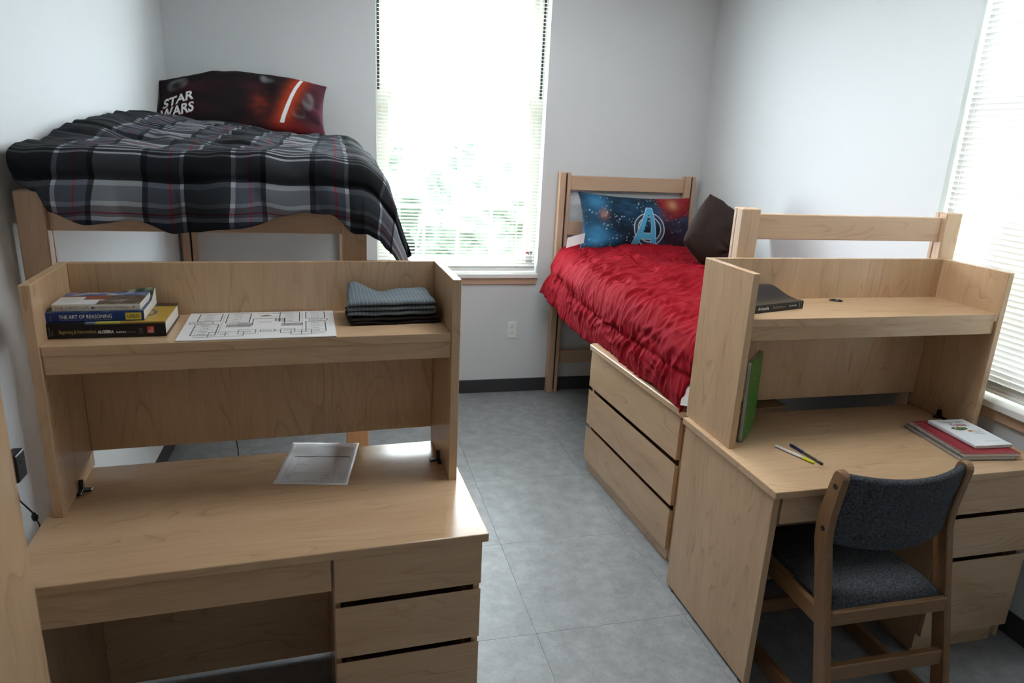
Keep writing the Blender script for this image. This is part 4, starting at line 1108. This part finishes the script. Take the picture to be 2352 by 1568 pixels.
def spiral(bm, p0, p1, r, turns, wire, up):
    p0, p1, up = Vector(p0), Vector(p1), Vector(up); ax = (p1-p0).normalized(); sd = ax.cross(up).normalized()
    pts = [p0.lerp(p1, k/(turns*8)) + (up*math.cos(2*PI*k/8) + sd*math.sin(2*PI*k/8))*r for k in range(turns*8+1)]
    add_tube(bm, pts, wire, 5)
def notebook(name, label, M4, w, d, h, cover_mat, turns, back_mat=None, holes=False):
    """x: away from the wire edge, y: along the wire edge, z: thickness"""
    nb = empty(name); nb.matrix_world = M4; tag(nb, label, 'notebook')
    cv = box('cover', (.004, w, 0, d, h-.0012, h), cover_mat, nb, bev=.0003)
    box('cover', (.004, w, 0, d, 0, .0012), back_mat or cover_mat, nb, bev=.0003)
    box('pages', (.006, w-.003, .002, d-.002, .0013, h-.0013), M['pages'], nb, bev=0)
    bm = bmesh.new(); spiral(bm, (.005, .006, h/2), (.005, d-.006, h/2), h/2+.0022, turns, .0007, (0, 0, 1)); link('spiral_wire', mesh_from_bm(bm, 'spiral_wire'), M['metal'], nb, smooth=True)
    boxes('punch_strip', [(.0062, .0095, .006+(d-.012)*(k+.2)/turns, .006+(d-.012)*(k+.6)/turns, h-.0002, h+.0004) for k in range(turns)], M['ink'], nb)
    return nb
# green spiral notebook standing inside the right hutch
gx, gy = loc2(1.02, .42)
green = plain('green_plastic', (.030, .20, .014), .3)
NG = T2 @ Matrix.Translation((.088, .366, .0009)) @ Matrix.Rotation(math.radians(-45), 4, 'Z') @ Matrix.Rotation(math.radians(-1), 4, 'Y')
NG = NG @ Matrix(((0, 0, 1, 0), (1, 0, 0, 0), (0, 1, 0, 0), (0, 0, 0, 1)))      # notebook x -> depth, y -> up, z -> sideways
nb = notebook('spiral_notebook', 'green spiral notebook standing against the inside of the right hutch', NG, .20, .305, .014, green, 46)
boxes('hole_ring', [(.090, .096, .12, .126, .014, .0145), (.090, .096, .22, .226, .014, .0145)], M['wprint'], nb)
# two stacked notebooks and a paperback at the right
nx, ny = loc2(1.752, .188)
NB0 = T2 @ Matrix.Translation((nx, ny, .0008)) @ Matrix.Rotation(math.radians(-7.5), 4, 'Z')
notebook('spiral_notebook', 'grey spiral notebook under the red one on the right desk', NB0, .225, .305, .0125, plain('grey_green_card', (.18, .21, .20), .5), 44, plain('brown_card', (.25, .22, .18), .7))
NB1 = NB0 @ Matrix.Translation((.006, -.006, .0145))
redn = notebook('spiral_notebook', 'red spiral notebook beneath the white paperback on the right desk', NB1, .228, .300, .0125, plain('red_card', (.26, .015, .028), .3), 44, plain('brown_card2', (.25, .22, .18), .7))
P_ = Print(); P_.text('college ruled', .018, .272, .030, .005); P_.build('lettering', M['wprint'], redn, lambda a, b_: (a, b_, .0129))
def top_tt(x, y):
    c = (.74, .78, .83)
    return c
TB = NB1 @ Matrix.Translation((.062, .270, .0143)) @ Matrix.Rotation(math.radians(-90+4), 4, 'Z')
bk = book('paperback', 'white paperback with a vegetable cover on the red notebook', TB, .232, .155, .013, (.70, .73, .78), None, False, top_tt, curl=lambda x, y: .0015*math.sin(x*5))
up = lambda a, b_: (a, b_, .0152 + .0015*math.sin(a/.232*5) - .0012)
rot_read = PI/2                                           # title reads across the short side
def tx(P_, t, cx, cy, w, h, **k): # cx: distance from head, cy: from spine
    P_.text(t, cx+h, cy, w, h, rot=rot_read, **k)
P_ = Print(); tx(P_, "Tomorrow's", .016, .022, .105, .021, bold=.006); P_.build('lettering', plain('blue_grey_ink', (.22, .28, .36), .5), bk, up)
P_ = Print(); tx(P_, 'Table', .043, .048, .068, .026, bold=.018); P_.build('lettering', plain('dusty_red_ink', (.42, .16, .15), .5), bk, up)
P_ = Print(); tx(P_, 'Organic Farming,', .105, .080, .055, .008); tx(P_, 'Genetics, and the', .118, .080, .055, .008); tx(P_, 'Future of Food', .131, .080, .05, .008); tx(P_, 'Ronald & Adamchak', .195, .07, .06, .006); P_.build('lettering', M['inkgrey'], bk, up)
random.seed(5)
for nm, col, cnt, (c0, c1), rr in (('cover_picture', (.05, .11, .02), 40, (.088, .060), .016), ('cover_picture', (.16, .22, .05), 22, (.090, .056), .012)):
    P_ = Print()
    for k in range(cnt):
        a = random.random()*2*PI; r_ = rr*math.sqrt(random.random()); cx, cy = c0+r_*.8*math.cos(a), c1+r_*1.9*math.sin(a); s_ = .003+.004*random.random()
        P_.poly([(cx+s_*math.cos(t*PI/3+a), cy+s_*.7*math.sin(t*PI/3+a)) for t in range(6)])
    P_.build(nm, plain('leaf_print', col, .5), bk, (lambda a, b_, o=(.0002 if cnt == 22 else 0): (up(a, b_)[0], up(a, b_)[1], up(a, b_)[2]+o)))
P_ = Print(); P_.poly([(.105, .078), (.124, .074), (.112, .100), (.106, .096)]); P_.build('cover_picture', plain('carrot_print', (.60, .20, .08), .5), bk, up)
P_ = Print(); P_.line(.118, .100, .150, .118, .002); P_.build('cover_picture', plain('root_print', (.55, .30, .25), .5), bk, up)

def pen(name, label, a, b_, segs, cat='pen'):
    a, b_ = Vector(a), Vector(b_); p = empty(name); p.location = a; p.rotation_euler = (0, 0, math.atan2(b_.y-a.y, b_.x-a.x)); tag(p, label, cat)
    L = (b_-a).length
    for nm, t0, t1, r0, r1, mt in segs:
        n = 4
        tube(nm, [(L*(t0+(t1-t0)*k/n), 0, .0052) for k in range(n+1)], [r0+(r1-r0)*k/n for k in range(n+1)], mt, p, n=12)
    return p
zt = DH + .0003
pen('highlighter_pen', 'white pen with a yellow end on the right desk', (1.140, .390, zt), (1.194, .241, zt),
    [('barrel', .03, .72, .0048, .005, plain('white_barrel', (.72, .72, .72), .35)), ('tip_cone', 0, .03, .0025, .0046, M['white']), ('cap', .72, 1, .0052, .0048, plain('yellow_cap', (.62, .66, .03), .35))])
pen('ballpoint_pen', 'grey pen with a dark blue cap beside the white pen', (1.203, .388, zt), (1.218, .229, zt),
    [('cap', 0, .40, .0050, .0052, plain('blue_cap', (.010, .022, .11), .3)), ('barrel', .40, .95, .0040, .0040, plain('grey_barrel', (.06, .065, .065), .3)), ('end_plug', .95, 1, .0042, .0036, M['black'])])

# ------------------------------------------------------------------ wall fittings and cables
ol = empty('wall_outlet', (.822, YB, .468)); tag(ol, 'white duplex wall outlet below the back window', 'outlet')
bm = bmesh.new(); add_box(bm, -.036, .036, -.006, 0, -.060, .060, bev=.003, seg=2); link('cover_plate', mesh_from_bm(bm, 'cover_plate'), M['white'], ol)
for zc in (.024, -.020):
    rc = box('receptacle', (-.017, .017, -.0075, -.005, zc-.014, zc+.014), M['white'], ol, bev=.001)
    boxes('socket_hole', [(-.009, -.0065, -.0082, -.0074, zc-.006, zc+.001), (.0065, .009, -.0082, -.0074, zc-.006, zc+.001), (-.002, .002, -.0082, -.0074, zc+.006, zc+.010)], M['dark'], rc)
ad = empty('power_adapter', (XL, .490, .815)); tag(ad, 'black power adapter plugged into the left wall by the wardrobe', 'adapter')
bm = bmesh.new(); add_box(bm, 0, .032, -.032, .032, -.042, .045, bev=.006, seg=2); link('housing', mesh_from_bm(bm, 'housing'), M['black'], ad)
box('status_window', (.032, .0325, -.01, .01, .01, .02), M['dark'], ad, bev=0)
tube('power_cord', [(.014, -.02, -.04), (.02, -.02, -.10), (.028, .025, -.165), (.034, .045, -.22), (.03, .06, -.29), (.02, .08, -.34), (.02, .10, -.40), (.03, .14, -.55), (.04, .16, -.79)], .0025, M['black'], ad, n=6)
bm = bmesh.new(); bmesh.ops.create_icosphere(bm, subdivisions=2, radius=.012, matrix=Matrix.Translation((.030, .033, -.185)) @ Matrix.Diagonal((.8, .8, 1.3, 1))); link('cord_bead', mesh_from_bm(bm, 'cord_bead'), M['black'], ad, smooth=True)
cb = tube('cable', [(.455, .63, .90), (.457, .632, .82), (.462, .634, .775), (.458, .640, .72), (.43, .66, .5), (.41, .68, .2), (.40, .69, .004), (.20, .69, .004)], .002, M['black'], None, n=6)
cb.matrix_world = desk_frame(D1, R1, 0); tag(cb, 'thin black cable hanging behind the left desk', 'cable')

# ------------------------------------------------------------------ outdoors beyond the windows
gnd = box('ground', (-60, 80, -40, 120, -8.2, -8.0), plain('lawn', (.11, .13, .085), .95, var=.3, vscale=.6), bev=0); struct(gnd, 'green lawn below the windows')
leaf = plain('tree_leaves', (.055, .075, .050), .8, var=.5, vscale=3)
bark = plain('tree_bark', (.10, .07, .05), .9)
def tree(loc, h, r, label, seed):
    t = empty('tree', loc); tag(t, label, 'tree', 'trees outside the windows')
    tube('trunk', [(0, 0, 0), (.1, .05, h*.3), (0, 0, h*.7)], [.28, .22, .12], bark, t)
    bm = bmesh.new(); rnd = random.Random(seed)
    for k in range(9):
        a = rnd.random()*2*PI; q = r*.55*math.sqrt(rnd.random())
        c = Vector((q*math.cos(a), q*math.sin(a), h-r*.9 + (rnd.random()-.55)*r*1.1)); rr = r*(.42+.25*rnd.random())
        res = bmesh.ops.create_icosphere(bm, subdivisions=4, radius=rr, matrix=Matrix.Translation(c))
        for v in res['verts']:
            d = (v.co-c).normalized(); v.co += d*rr*(.30*noise.noise(v.co*1.1+Vector((seed, 0, 0))) + .22*noise.noise(v.co*2.6))
    link('crown', mesh_from_bm(bm, 'crown'), leaf, t)
for k, (x, y, h, r, lb) in enumerate(((-1.5, 17, 10.6, 3.0, 'tall green tree at the left of the back window view'), (4.2, 20, 10.1, 3.2, 'round green tree in the middle of the back window view'),
                                      (9.5, 24, 10.3, 3.4, 'broad green tree at the right of the back window view'), (1.6, 27, 9.6, 3.6, 'distant green tree between the nearer ones beyond the back window'),
                                      (17, 1.5, 9.5, 3.2, 'green tree beyond the right window blind'), (22, 8.0, 9.8, 3.4, 'far green tree beyond the right window'))):
    tree((x, y, -8.0), h, r, lb, k*3+1)
